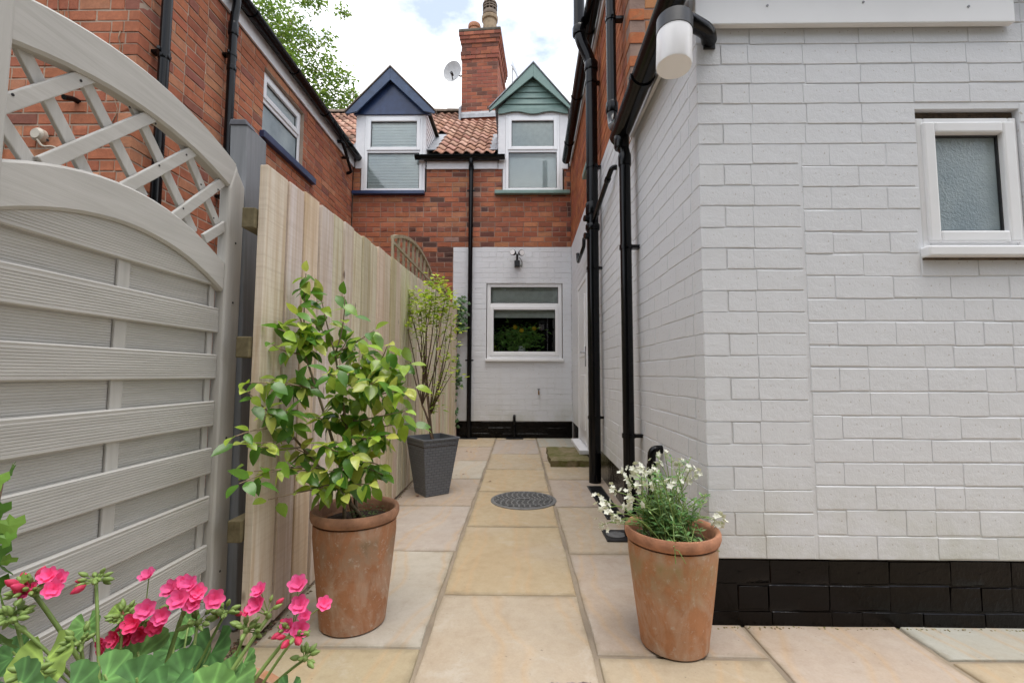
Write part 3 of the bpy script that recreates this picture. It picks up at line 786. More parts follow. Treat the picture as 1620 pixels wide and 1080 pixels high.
# dormers
def dormer(f0, f1, D, sill0, sill1, apex_z, ea0, ea1, ez, paint, paint2, kind, zlow):
    FD = Frame((0, YB - .012), 0)
    cx = (f0 + f1)/2
    d = MB()
    # white face board round the window
    top = ez + .06
    for a, b, c, e in ((f0, D[0]-.002, zlow, top), (D[1]+.002, f1, zlow, top), (D[0]-.002, D[1]+.002, D[3]+.002, top)): FD.box(d, a, b, -.04, .01, c, e)
    FD.box(d, D[0]-.045, D[0]-.002, -.04, .012, D[2], zlow); FD.box(d, D[1]+.002, D[1]+.045, -.04, .012, D[2], zlow)
    dm = d.build('dormer', M_WHITEWOOD, bh, bevel=.004)
    # cheeks, boarded
    for sgn, xx in ((-1, f0), (1, f1)):
        cb = MB(); nb = 9
        for i in range(nb):
            z0 = 4.55 + (top - 4.55)*i/nb; z1 = 4.55 + (top - 4.55)*(i+1)/nb
            y1 = E0y + (z1 - E0z)/SL + .15
            cb.box8([(xx - .03*sgn, YB+.03, z0), (xx + .012*sgn, YB+.03, z0), (xx + .012*sgn, y1, z0), (xx - .03*sgn, y1, z0), (xx - .03*sgn, YB+.03, z1-.003), (xx + .002*sgn, YB+.03, z1-.003), (xx + .002*sgn, y1, z1-.003), (xx - .03*sgn, y1, z1-.003)])
        cb.build('cheek', M_WHITEWOOD, dm)
        # lead apron where the cheek meets the tiles
        if True:
            lb = MB(); a0 = Vector((xx + .10*sgn, YB+.02, E0z + .11)); a1 = Vector((xx + .10*sgn, YB+1.05, E0z + .11 + SL*1.03))
            lb.bar(a0, a1, .17, .012, (0, -SL, 1)); lb.build('lead_flashing', M_LEAD, dm)
    # gable infill
    yf = YB - .05
    tri = [(ea0+.10, yf, ez), (ea1-.10, yf, ez), (cx, yf, apex_z-.13)]
    if kind == 'plain':
        MB().prism(tri, (0, .05, 0)).build('gable_panel', paint, dm)
    else:
        n = 6; ws = (ea1-ea0)/2 - .10; H = apex_z - .13 - ez
        MB().prism([(p[0], p[1]+.02, p[2]) for p in tri], (0, .03, 0)).build('gable_panel', paint, dm)
        for i in range(n):
            z0 = ez + H*i/n; z1 = ez + H*(i+1)/n - .006
            h0 = ws*(1 - (z0-ez)/H); h1 = max(.01, ws*(1 - (z1-ez)/H))
            MB().box8([(cx-h0, yf-.012, z0), (cx+h0, yf-.012, z0), (cx+h0, yf+.018, z0), (cx-h0, yf+.018, z0), (cx-h1, yf+.004, z1), (cx+h1, yf+.004, z1), (cx+h1, yf+.018, z1), (cx-h1, yf+.018, z1)]).build('plank', paint, dm)
        pts = [(cx - ws, yf-.018, ez+.03)] + [(cx + ws, yf-.018, ez+.03)]
        k = 24
        for i in range(k+1):
            t = i/k; pts.append((cx + ws - 2*ws*t, yf-.018, ez - .045 - .022*math.cos(t*4*math.pi)))
        MB().prism(pts, (0, .022, 0)).build('scalloped_trim', paint, dm)
    # barge boards
    bwid = .15
    for ex, sgn in ((ea0, 1), (ea1, -1)):
        a = Vector((ex, 0, ez - .03)); b = Vector((cx, 0, apex_z)); t = (b - a).normalized(); nn = Vector((t.z*sgn, 0, -t.x*sgn))
        if nn.z > 0: nn = -nn
        vcut = bwid / abs(nn.z) 
        pts = [(a.x, yf-.10, a.z), (b.x, yf-.10, b.z), (b.x, yf-.10, b.z - vcut), (a.x + .02*sgn, yf-.10, a.z - .03), (a.x, yf-.10, a.z-.03)]
        if kind == 'plain': pts = [(a.x, yf-.10, a.z), (b.x, yf-.10, b.z), (b.x, yf-.10, b.z - vcut), (a.x + .19*sgn, yf-.10, ez - .01), (a.x + .02*sgn, yf-.10, ez-.05)]
        MB().prism(pts, (0, .03, 0)).build('barge_board', paint2, dm, bevel=.005)
    # little roof running back into the main slope
    yb_ = E0y + (apex_z - E0z)/SL + .05
    for ex, sgn in ((ea0, 1), (ea1, -1)):
        ox = (f0 - .06) if sgn > 0 else (f1 + .06)
        for xe, ya, yb2, e in ((ex - .015*sgn, yf-.115, yf+.02, .0), (ox, yf+.021, None, -.004)):
            ze = ez - .03 + (abs(xe - ex) if (xe-ex)*sgn > 0 else 0)*(apex_z-ez)/abs(cx-ex)
            y1e = (E0y + (ze-E0z)/SL + .1) if yb2 is None else yb2; y1a = yb_ if yb2 is None else yb2
            q = [(xe, ya, ze+.004+e), (cx, ya, apex_z+.006+e), (cx, y1a, apex_z+.006+e), (xe, y1e, ze+.004+e)]
            MB().prism(q, (0, 0, .022)).build('dormer_roof', M_RIDGE if kind == 'plain' else M_LEAD, dm)
    w = window(FD, bh, D[0], D[1], D[2]+.005, D[3], .012, fw=.05, trans=4.665, upper_sash=True, lower_sash=False)
    sb = MB(); FB.box(sb, sill0, sill1, -.02, .075, D[2]-.055, D[2]+.004); sb.build('sill', paint2 if kind != 'plain' else paint, w, bevel=.006)
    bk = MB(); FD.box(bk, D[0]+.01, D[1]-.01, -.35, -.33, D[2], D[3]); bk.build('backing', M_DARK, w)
    return w, FD
w, FD = dormer(-2.71, -1.545, DB, -2.74, -1.55, 6.04, -2.85, -1.37, 5.29, M_BLUE, M_BLUE2, 'plain', 4.38)
slat_blind(FD, w, DB[0]+.02, DB[1]-.02, DB[2]+.02, DB[3]-.02, -.045)
w, FD = dormer(-.345, .80, DG, -.40, .825, 6.09, -.485, .865, 5.345, M_GREEN, M_GREEN, 'boarded', 4.36)
mb = MB(); FD.box(mb, DG[0]+.02, DG[1]-.02, -.045, -.040, 4.66, DG[3]-.02); mb.build('roller_blind', M_CURT, w)
mb = MB(); FD.box(mb, DG[0]+.02, DG[1]-.02, -.10, -.09, DG[2]+.02, 4.66); mb.build('net_curtain', M_BLIND, w)
# chimney
CH = Matrix.Translation((-.83, 10.35, 0)) @ Matrix.Rotation(R(-4.5), 4, 'Z')
def chbox(mb, w_, d_, z0, z1): return mb.box8([tuple(CH @ Vector(p)) for p in ((-w_,-d_,z0),(w_,-d_,z0),(w_,d_,z0),(-w_,d_,z0),(-w_,-d_,z1),(w_,-d_,z1),(w_,d_,z1),(-w_,d_,z1))])
ch = chbox(MB(), .405, .70, 6.3, 8.62).build('chimney', M_MORTAR_B, rf)
CB = []
def ch_faces(w_, d_, z0, z1, h=.086, col=red_back):
    jb = MB()
    for ang, half, off in ((0, w_, d_), (90, d_, w_)):
        for (z, hh) in courses(z0, z1, h):
            u = -half; odd = int(z*100) % 2
            first = True
            while u < half - .01:
                e = min(half, u + (.115 if (first and int(round(z/h)) % 2) else .23)); first = False
                if half - e < .05: e = half
                v, f = brick_small(e-u-.008, hh-.01, .05)
                Mx = CH @ Matrix.Rotation(R(ang), 4, 'Z') @ Matrix.Translation(((u+e)/2, -off-.006, z+hh/2))
                jb.add(v, f, Mx, jit(random.choice([(.40,.145,.085), (.37,.125,.07), (.32,.105,.068), (.27,.09,.06)]) if random.random() > .16 else (.17,.075,.055), .10)); u = e
    return jb
jb = ch_faces(.405, .70, 6.4, 8.0)
o = stuff(jb.build('brickwork', M_RED_S, ch, recalc=False))
for z0, z1, e in ((8.0, 8.09, .022), (8.09, 8.18, .03), (8.18, 8.27, .012), (8.27, 8.36, .006), (8.36, 8.45, .03), (8.45, 8.53, .05), (8.53, 8.615, .065)):
    chbox(MB(), .405+e-.008, .70+e-.008, z0, z1-.004).build('oversail_course', M_MORTAR_B, ch)
    stuff(ch_faces(.405+e, .70+e, z0, z1).build('brickwork', M_RED_S, ch, recalc=False))
chbox(MB(), .475, .77, 8.615, 8.69).build('capping', simple('sooty_cap', (.10, .085, .065), .9, 12, .4, .4), ch, bevel=.02)
chbox(MB(), .30, .60, 8.69, 8.75).build('flaunching', M_MOSS, ch, bevel=.03)
fl = MB(); fl.box8([tuple(CH @ Vector(p)) for p in ((-.43,-.76,6.62),(.43,-.76,6.62),(.43,-.70,6.72),(-.43,-.70,6.72),(-.43,-.74,6.72),(.43,-.74,6.72),(.43,-.70,6.80),(-.43,-.70,6.80))])
fl.box8([tuple(CH @ Vector(p)) for p in ((-.44,-.80,6.55),(-.40,-.80,6.55),(-.40,.0,7.2),(-.44,.0,7.2),(-.44,-.80,6.85),(-.40,-.80,6.85),(-.40,.0,7.45),(-.44,.0,7.45))])
fl.build('lead_flashing', M_LEAD, ch)
p1 = CH @ Vector((-.20, -.30, 0)); p2 = CH @ Vector((.155, -.25, 0))
MB().lathe([(.125, 8.73), (.12, 9.0), (.115, 9.02), (.14, 9.03), (.15, 9.08), (.14, 9.12), (.105, 9.13), (.09, 9.0)], (p1.x, p1.y, 0), 20).build('chimney_pot', M_RIM, ch, angle=50)
M_BUFFPOT = simple('buff_clay', (.30, .22, .14), .85, 10, .3, .3)
pt = MB().lathe([(.185, 8.73), (.165, 9.05), (.155, 9.22), (.185, 9.24), (.19, 9.32), (.165, 9.34), (.12, 9.34)], (p2.x, p2.y, 0), 20).build('chimney_pot', M_BUFFPOT, ch, angle=50)
cw = MB().lathe([(.165, 9.36), (.17, 9.44), (.155, 9.46)], (p2.x, p2.y, 0), 20).build('chimney_cowl', M_RIDGE, ch, angle=50)
cm = MB()
for k in range(12):
    a = 2*math.pi*k/12; cm.tube([(p2.x+.155*math.cos(a), p2.y+.155*math.sin(a), 9.44), (p2.x+.155*math.cos(a), p2.y+.155*math.sin(a), 9.62)], .013, 5)
cm.lathe([(.17, 9.50), (.17, 9.53)], (p2.x, p2.y, 0), 16); cm.lathe([(.17, 9.56), (.17, 9.59)], (p2.x, p2.y, 0), 16)
cm.lathe([(.175, 9.62), (.16, 9.68), (.09, 9.74), (.03, 9.76)], (p2.x, p2.y, 0), 20); cm.build('chimney_cowl', M_RIDGE, ch, angle=50)
pb = CH @ Vector((.24, .25, 0))
MB().lathe([(.13, 8.73), (.12, 9.1), (.14, 9.12), (.14, 9.2), (.1, 9.2)], (pb.x, pb.y, 0), 18).build('chimney_pot', M_RIDGE, ch, angle=50)

# ------------------------------------------------------------------ RIGHT HOUSE (white extension and the taller part behind)
XR, YF, YT = .772, 1.907, 3.05
rh = thing('white_house', (XR, YF, 0), 'white painted brick house on the right with black plinth, upper storey bare brick', 'house')
FF = Frame((XR, YF), 0); FS = Frame((XR, YT), R(-90))     # FS: u runs from the taller part towards the camera
RW = (.930, 1.372, 1.487, 2.145)
wf = wall_sheet(FF, .0035, 3.2, .262, 2.80, [RW], d=-.0032, thick=.215).build('wall', M_WHITE, rh)
ws_ = wall_sheet(FS, 0, YT-YF-.012, .262, 2.62, d=-.0032, thick=.215).build('wall', M_WHITE, rh)
pl = wall_sheet(FF, .02, 3.2, -.05, .258, d=-.012, thick=.2).build('plinth', M_TAR, rh)
pls = wall_sheet(FS, 0, YT-YF-.02, -.05, .258, d=-.012, thick=.2).build('plinth', M_TAR, rh)
RB = Bricks(); rowp = courses(.262, 1.99, .0908, .002); rowt = courses(1.99, 2.80, .0865, .002)
JX = .425
RB.lay(FF, 0, JX, rowp, M_WHITE, white_col, wall=wf, bed=.006, gap=.002, corner0=1, L=.228, pattern='stretch', dj=.0006)
RB.lay(FF, JX+.012, 3.2, courses(.262, 1.99, .0958, .004), M_WHITE, white_col, [RW], wall=wf, bed=.008, gap=.003, L=.238, pattern='odd', dj=.0012)
RB.lay(FF, 0, 3.2, rowt, M_WHITE, white_col, [RW], wall=wf, bed=.006, gap=.002, corner0=1, L=.235, pattern='stretch', offs=len(rowp), dj=.0007)
RB.lay(FS, 0, YT-YF, rowp + courses(1.99, 2.62, .0865, .002), M_WHITE, white_col, wall=ws_, bed=.0075, gap=.004, corner1=2, L=.235, pattern='stretch', dj=.0006)
RB.lay(Frame((XR, YF+.008), 0), .006, 3.2, courses(-.04, .258, .099, .004), M_TAR, white_col, wall=pl, bed=.009, gap=.002, L=.24, pattern='odd', dj=.0012, corner0=1)
FS2 = Frame((XR+.008, YT), R(-90))
RB.lay(FS2, 0, YT-YF-.01, courses(-.04, .258, .099, .004), M_TAR, white_col, wall=pls, bed=.009, gap=.002, L=.24, pattern='stretch', dj=.0012, corner1=2)
# taller part
A2 = math.atan2(.845-.775, YB-YT)
OT = Vector((.775, YT))
FT = Frame((.845, YB), R(-90) - A2 + 2*0)    # from the back corner towards the camera
LT = (Vector((.845, YB)) - OT).length
FT = Frame((.845, YB), math.atan2(YT-YB, .775-.845))
DOOR = (LT - (6.32-YT), LT - (5.38-YT), .13, 2.25)   # u measured from the far end
HW = (LT - (5.25-YT), LT - (4.75-YT), 3.35, 3.75)
wt = wall_sheet(FT, .0, LT-.007, .262, 4.52, [DOOR, HW], thick=.215).build('wall', M_MORTAR_B, rh)
wtw = MB()
for a, b, c, e in ((0, DOOR[0], .262, PT), (DOOR[1], LT-.001, .262, PT), (DOOR[0], DOOR[1], DOOR[3], PT)): FT.box(wtw, a, b, -.02, -.0035, c, e)
wtw.build('painted_joint', M_WHITE, wt)
plt = wall_sheet(FT, 0, LT, -.05, .258, [(DOOR[0], DOOR[1], .0, .3)], d=-.012, thick=.2).build('plinth', M_TAR, rh)
hd = lambda u, z: False
RB.lay(FT, 0, LT, courses(.262, PT, .0875, .002), M_WHITE, white_col, [DOOR], wall=wt, bed=.0075, gap=.004, pattern='stretch', dj=.0014, vis=lambda u, z: u > LT-1.3)
RB.lay(FT, 0, LT, courses(PT, 4.52, .0855), M_RED, red_right, [HW], wall=wt, mat_small=M_RED_S, dj=.0025, vis=lambda u, z: u > 1.0, corner1=2)
FTF = Frame((.775, YT), 0)
wtf = wall_sheet(Frame((.779, YT), 0), 0, 5.2, 2.3, 4.6, thick=.2).prism([(.79, YT+.005, 4.601), (5.95, YT+.005, 4.601), (3.37, YT+.005, 6.45)], (0, .2, 0)).build('wall', M_MORTAR_B, rh)
for zc, hc in courses(4.52, 6.42, .0855):
    e = max(0, (zc + hc - 4.60)/.717); RB.lay(Frame((.775, YT), 0), e, 5.2 - e, [(zc, hc)], M_RED, lambda u, z: jit((.47, .20, .09), .15), wall=wtf, mat_small=M_RED_S, vis=lambda u, z: False) if 5.2 - 2*e > .3 else None
RB.lay(FTF, 0, 5.2, courses(2.62, PT, .0875) + courses(PT, 4.52, .0855), M_RED, lambda u, z: jit((.47, .20, .09), .15), wall=wtf, mat_small=M_RED_S, corner0=1, vis=lambda u, z: u < .5 and z > 2.95)
RB.emit()
# paint band on the first courses of the taller part's near face is hidden by the extension roof
# door
FD2 = FT
mb = MB(); fw = .065
FT.box(mb, DOOR[0]+.004, DOOR[0]+fw, -.10, .012, DOOR[2], DOOR[3]-.03); FT.box(mb, DOOR[1]-fw, DOOR[1]-.004, -.10, .012, DOOR[2], DOOR[3]-.03); FT.box(mb, DOOR[0]+fw, DOOR[1]-fw, -.10, .012, DOOR[3]-.03-fw, DOOR[3]-.03)
dr = mb.build('door', M_PVC, rh, bevel=.006)
mb = MB(); FT.box(mb, DOOR[0]+fw+.004, DOOR[1]-fw-.004, -.09, .004, DOOR[2]+.02, DOOR[3]-.035-fw)
for c, e in ((.32, 1.0), (1.22, 2.0)):
    FT.box(mb, DOOR[0]+fw+.13, DOOR[1]-fw-.13, -.02, .018, c, e)
mb.build('door_leaf', M_PVC, dr, bevel=.008)
hu = DOOR[1] - fw - .07
mb = MB(); FT.box(mb, hu-.018, hu+.018, .004, .016, 1.10, 1.34)
mb.tube([FT.p(hu, .012, 1.27), FT.p(hu, .055, 1.27), FT.p(hu-.11, .058, 1.27)], .011, 8); mb.build('door_handle', M_STEEL, dr, smooth=False)
mb = MB(); FT.box(mb, DOOR[0]-.02, DOOR[1]+.02, -.10, .11, .075, DOOR[2]-.002); mb.build('threshold', M_WHITEWOOD, dr, bevel=.01)
# small upper window, seen edge on
w = window(FT, rh, HW[0]+.005, HW[1]-.005, HW[2]+.04, HW[3]-.004, -.04, glass=(M_FROST, M_FROST), upper_sash=False)
mb = MB(); FT.box(mb, HW[0]-.05, HW[1]+.05, -.05, .06, HW[2]-.03, HW[2]+.036); mb.build('sill', M_GREEN, w, bevel=.006)
# upper gutter, fascia and roof of the taller part
mb = MB(); FT.box(mb, .02, LT+.02, .004, .024, 4.40, 4.56); mb.build('fascia', M_WHITEWOOD, rh)
gutter((tuple(FT.p(.25, .095, 4.40)), tuple(FT.p(LT+.15, .095, 4.62))), .066, rh)
mb = MB().prism([tuple(FT.p(.0, .05, 4.60)), tuple(FT.p(.0, -2.6, 6.5)), tuple(FT.p(.0, -5.2, 4.60))], FT.u*LT); mb.build('roof', M_ROOF, rh)
# extension eaves
mb = MB(); FS.box(mb, .06, YT-YF+.0, .004, .026, 2.60, 2.74); FS.box(mb, .06, YT-YF, .026, .10, 2.69, 2.712); mb.build('fascia', M_WHITEWOOD, rh, bevel=.003)
gutter(((XR-.10, YF-.10, 2.665), (XR-.10, 2.98, 2.60)), .062, rh)
mb = MB().box8([(XR-.09, YF-.10, 2.76), (XR+3.2, YF-.10, 2.80), (XR+3.2, YT-.01, 2.80), (XR-.09, YT-.01, 2.76), (XR-.09, YF-.10, 2.80), (XR+3.2, YF-.10, 2.845), (XR+3.2, YT-.01, 2.845), (XR-.09, YT-.01, 2.80)]); mb.build('roof', M_ROOF, rh)
mb = MB().box8([(XR-.012, YF-.034, 2.508), (2.12, YF-.034, 2.508), (2.12, YF-.006, 2.508), (XR-.012, YF-.006, 2.508), (XR-.012, YF-.034, 2.745), (2.12, YF-.034, 2.745), (2.12, YF-.006, 2.745), (XR-.012, YF-.006, 2.745)])
bd = mb.build('fascia_board', M_PVC, rh, bevel=.004)
for x, z in ((1.07, 2.590), (1.48, 2.602), (1.925, 2.578)):
    s = MB().tube([(x, YF-.033, z), (x, YF-.037, z)], .005, 8); s.build('screw_head', M_LEAD, bd)
# right window
w = window(FF, rh, RW[0]+.008, RW[1]-.004, RW[2]+.052, RW[3]-.036, -.012, fw=.034, sw_=.038, lower_sash=True, glass=(M_FROST, M_FROST))
mb = MB(); FF.box(mb, RW[0]-.012, RW[1]+.05, -.05, .040, RW[2]+.004, RW[2]+.050); mb.build('sill', M_PVC, w, bevel=.008)
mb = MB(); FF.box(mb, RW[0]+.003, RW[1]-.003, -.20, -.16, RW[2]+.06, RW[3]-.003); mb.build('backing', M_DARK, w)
mb = MB(); FF.box(mb, RW[0]+.004, RW[1]-.002, -.07, -.03, RW[3]-.034, RW[3]-.004); FF.box(mb, RW[0]-.008, RW[1]+.04, -.045, .012, RW[2]-.004, RW[2]+.0035); mb.build('head_shade_sill_rust', simple('head_shade_rust_tone', (.10, .07, .045), .9, 40, .5, .6), w)  # dark strips stand in for the lintel shadow and rusty line under the sill

# ------------------------------------------------------------------ pipes
def drainpipe(name, path, r, wall_n, brackets, label, cat, group=None, collars=(), mat=None, base=None, bend=.07):
    t = thing(name, base or (path[-1][0], path[-1][1], path[-1][2]), label, cat, group)
    mat = mat or M_BLACK
    pp = fillet(path, bend)
    MB().tube(pp, r, 20).build('pipe', mat, t, angle=40)
    n = Vector(wall_n)
    for b in brackets:
        b = Vector(b); m = MB()
        m.tube([b + Vector((0, 0, -.014)), b + Vector((0, 0, .014))], r + .006, 20)
        x = Vector((-n.y, n.x, 0))
        m.bar(b - n*(r-.005) + x*.0, b - n*(r + .055), .05, .022, (0, 0, 1))
        for s in (-1, 1): m.bar(b + x*s*(r-.004), b + x*s*(r+.03), .012, .022, (0, 0, 1))
        m.build('bracket', mat, t, angle=40)
    for c in collars:
        a, d, L, e = c; a = Vector(a); d = Vector(d).normalized()
        MB().tube([a - d*L/2, a - d*(L/2-.01), a + d*(L/2-.01), a + d*L/2], [r+e*.6, r+e, r+e, r+e*.6], 20).build('collar', mat, t, angle=30)
    return t
Z = Vector((0, 0, 1)); GP = 'black plastic drainpipes down the house walls'
px, py_ = -2.672, 3.99
drainpipe('drainpipe', [(XL+.10, 3.99, 4.56), (XL+.10, 3.99, 4.44), (px, py_, 4.30), (px, py_, .0)], .036, (1, 0, 0), [(px, py_, 3.95), (px, py_, 2.6)], 'black downpipe on left brick house beside the grey post, below the gutter elbow', 'drainpipe', GP, [((px, py_, 4.20), Z, .12, .008), ((px, py_, 3.82), Z, .05, .006)])
px, py_ = -2.668, 3.215
drainpipe('drainpipe', [(px, py_, 4.7), (px, py_, .0)], .036, (1, 0, 0), [(px, py_, 3.40), (px, py_, 1.9)], 'black downpipe seen through the gate lattice at the corner of the left brick house', 'drainpipe', GP, [((px, py_, 3.37), Z, .05, .006)])
# back wall pipe
px, py_ = -.785, YB-.062
drainpipe('drainpipe', [(px, YB-.095, 4.52), (px, YB-.095, 4.44), (px, py_, 4.33), (px, py_, .012)], .036, (0, -1, 0), [(px, py_, 3.98), (px, py_, 1.22)], 'thin black downpipe on the far wall between the two dormers', 'drainpipe', GP, [((px, py_, 4.36), Z, .08, .007)])
MB().box(px-.13, px+.14, YB-.16, YB-.014, .002, .010).build('drain_plate', M_BLACKM, None)
tag(bpy.data.objects['drain_plate'], 'flat black plate on the paving under the thin far downpipe', 'drain cover')
# soil stack
sx, sy = .712, 4.33
drainpipe('soil_pipe', [(sx-.115, sy, 5.9), (sx-.115, sy, 4.36), (sx, sy, 4.10), (sx, sy, 0)], .057, (-1, 0, 0), [(sx, sy, 3.88), (sx, sy, 3.02), (sx, sy, 2.02), (sx, sy, .60)], 'thick black soil pipe with a cranked top, left of the thinner white wall pipes', 'soil pipe', None,
          [((sx-.115, sy, 4.42), Z, .09, .010), ((sx, sy, 4.05), Z, .09, .010), ((sx, sy, 2.60), Z, .12, .010), ((sx, sy, 2.42), Z, .06, .012)], bend=.10)
t = bpy.data.objects['soil_pipe']
for zz in (2.50, 2.33): MB().tube([(sx-.045, sy-.02, zz), (sx-.085, sy-.03, zz)], .030, 14).build('inlet_boss', M_BLACK, t, angle=40)
# waste branch running along the wall into the stack
drainpipe('waste_pipe', [(.80, 3.56, 2.66), (.745, 3.56, 2.66), (.728, 3.66, 2.60), (.715, 4.28, 2.47)], .021, (-1, 0, 0), [], 'thin black waste pipe sloping along the white wall into the thick soil pipe', 'waste pipe', None, [((.728, 3.66, 2.60), (-.02, .6, -.12), .05, .005)], bend=.04)
drainpipe('waste_pipe', [(.85, 5.25, 2.60), (.76, 5.25, 2.60), (.76, 5.25, 2.50), (.74, 5.30, 2.44), (.74, 5.62, 2.40), (.74, 5.66, 2.52)], .021, (-1, 0, 0), [], 'short cranked black overflow pipe high on white wall behind the soil pipe', 'waste pipe', None, [], bend=.03)
# rain pipe of the extension
gx, gy = .690, 2.90
drainpipe('drainpipe', [(XR-.10, gy, 2.60), (XR-.10, gy, 2.50), (gx, gy, 2.46), (gx, gy, 0.0)], .036, (-1, 0, 0), [(gx, gy, 1.82), (gx, gy, .62)], 'glossy black downpipe from the extension gutter behind the white flowers', 'drainpipe', GP, [((XR-.10, gy, 2.53), Z, .11, .012), ((gx, gy, 2.40), Z, .08, .006)])
drainpipe('drainpipe', [(.675, 3.20, 5.6), (.675, 3.20, 2.86), (.672, 3.14, 2.76), (.672, 2.95, 2.69)], .036, (-1, 0, 0), [(.675, 3.20, 3.62)], 'dark upper downpipe on bare brick that drops into the extension gutter', 'drainpipe', GP, [((.675, 3.20, 2.94), Z, .08, .008)], bend=.05)
# small bent pipe by the flowers
drainpipe('waste_pipe', [(.79, 2.50, .60), (.716, 2.50, .60), (.716, 2.50, .04)], .022, (-1, 0, 0), [], 'short black bent waste pipe low on white wall beside the white flowers', 'waste pipe', None, [((.716, 2.5, .50), Z, .05, .005)], bend=.035)
# overflow on the left house
drainpipe('waste_pipe', [(XL-.02, 6.55, 4.47), (XL+.10, 6.55, 4.47), (XL+.10, 6.62, 4.42), (XL+.075, 7.0, 4.20), (XL-.01, 7.0, 4.18)], .024, (1, 0, 0), [(XL+.088, 6.78, 4.33)], 'short black overflow pipe under the gutter end of the left brick house', 'waste pipe', None, [], bend=.05)
drainpipe('waste_pipe', [(XL-.40, YLF+.02, 2.93), (XL-.40, YLF-.03, 2.93), (XL-.40, YLF-.10, 2.90)], .018, (0, -1, 0), [], 'stub of black overflow pipe poking from brick seen through the gate lattice', 'waste pipe', None, [], bend=.02)
# vent stub at the back wall and spigot
drainpipe('waste_pipe', [(-.07, YB+.02, .345), (-.07, YB-.06, .345), (-.07, YB-.06, .012)], .022, (0, -1, 0), [], 'short black upstand pipe against the far plinth under the window', 'waste pipe', None, [((-.07, YB-.06, .25), Z, .05, .006)], bend=.03)
MB().box(-.20, .07, YB-.15, YB-.016, .002, .010).build('drain_plate', M_BLACKM, None)
tag(bpy.data.objects['drain_plate.001'], 'flat black plate on the paving under the short upstand pipe below the far window', 'drain cover')
tp = thing('garden_tap', (.315, YB, .72), 'tiny rusty wall tap stub on the white far wall under the window', 'tap')
M_RUST = simple('rusty_brass', (.22, .12, .05), .6, 40, .4, .3, metal=.4)
MB().tube(fillet([(.315, YB+.01, .735), (.315, YB-.05, .735), (.315, YB-.055, .68)], .02), .012, 10).build('spout', M_RUST, tp, angle=40)
MB().tube([(.295, YB-.035, .765), (.335, YB-.035, .765)], .007, 8).tube([(.315, YB-.035, .735), (.315, YB-.035, .765)], .006, 8).build('handle', M_BLACKM, tp)

# ------------------------------------------------------------------ lamps, dish, aerial
fl_ = thing('floodlight', (-.03, YB, 2.80), 'black twin headed security floodlight on the white far wall above the window', 'floodlight')
mb = MB(); FB.box(mb, -.075, .012, .0, .07, 2.73, 2.83); mb.build('junction_box', M_BLACKM, fl_, bevel=.008)
MB().tube(fillet([(-.03, YB-.05, 2.83), (-.03, YB-.06, 2.90), (-.03, YB-.07, 2.93)], .03), .020, 10).build('stem', M_BLACKM, fl_)
for s, rx in ((-1, .02), (1, .16)):
    a = Vector((-.03 + s*.03, YB-.08, 2.93)); b = a + Vector((s*.045, -.10, -.01 if s > 0 else .0))
    h = MB().tube([a, a + (b-a)*.35, b - (b-a)*.08, b], [.018, .036, .050, .046], 18).build('lamp_head', M_BLACKM, fl_, angle=40)
    MB().tube([b + (b-a).normalized()*.0005, b + (b-a).normalized()*.004], .042, 18).build('lens', M_OPAL, h)
MB().tube(fillet([(.012, YB-.02, 2.75), (.045, YB-.02, 2.73), (.05, YB-.02, 2.82), (.0, YB-.05, 2.88)], .03), .005, 6).build('cable', M_BLACKM, fl_)

wlmp = thing('wall_lamp', (.80, YF, 2.44), 'white opal cylinder wall lamp with black cap on the corner of the white extension', 'lamp')
mb = MB(); FF.box(mb, .030, .082, .001, .010, 2.415, 2.492); mb.build('mounting_plate', M_BLACKM, wlmp, bevel=.003)
MB().tube(fillet([(.828, YF-.008, 2.452), (.80, YF-.06, 2.455), (.70, YF-.10, 2.475), (.645, YF-.10, 2.475)], .05), .032, 14).build('arm', M_BLACK, wlmp, angle=40)
LM = Matrix.Translation((.645, YF-.10, 2.43)) @ Matrix.Rotation(R(4), 4, 'Y') @ Matrix.Rotation(R(-6), 4, 'X')
def lm_lathe(prof, seg=32):
    mb = MB().lathe(prof, (0, 0, 0), seg); mb.v = [tuple(LM @ Vector(v)) for v in mb.v]; return mb
lm_lathe([(.068, -.175), (.071, -.168), (.071, .0)]).build('lamp_shade', M_OPAL, wlmp, angle=40)
lm_lathe([(.0735, -.022), (.0735, .045), (.05, .06), (.028, .06)]).build('lamp_cap', M_BLACKM, wlmp, angle=40)

ds = thing('satellite_dish', (-1.33, 10.1, 7.62), 'grey satellite dish fixed to the left side of the chimney', 'satellite dish')
dc = at(717, 115, 10.0); dn = Vector((-.30, -.92, .22)).normalized()
Md = frame_dir(dc, (0, 0, 1), dn)
mb = MB(); rg = 6; sgm = 28
rows = []
for i in range(rg+1):
    q = i/rg; rows.append([Md @ Vector((.225*q*math.cos(2*math.pi*k/sgm), .245*q*math.sin(2*math.pi*k/sgm), .055*q*q)) for k in range(sgm)])
mb.loft(rows, True, False); mb.loft([[p - dn*.006 for p in r] for r in rows], True, False)
mb.build('dish', M_DISH, ds, smooth=True, recalc=False)
feed = dc + dn*.22 + Vector((.05, 0, -.18))
cside = at(738, 118, 10.0)
mb = MB().tube([dc - dn*.01, dc + (cside-dc)*.5 + Vector((0, .1, 0)), cside], .018, 8).tube([dc + Vector((0, 0, -.20)), feed], .012, 8); mb.build('arm', M_BLACKM, ds)
MB().tube([feed, feed - dn*.09], [.032, .025], 10).build('receiver', M_BLACKM, ds)
MB().bar(cside + Vector((-.01, 0, -.12)), cside + Vector((-.01, 0, .12)), .06, .02, (1, 0, 0)).build('wall_plate', M_BLACKM, ds)
ae = thing('tv_aerial', tuple(at(809, 178, 11.2)), 'thin metal television aerial standing just right of the chimney', 'aerial')
a0, a1 = at(808, 170, 11.2), at(811, 106, 11.2)
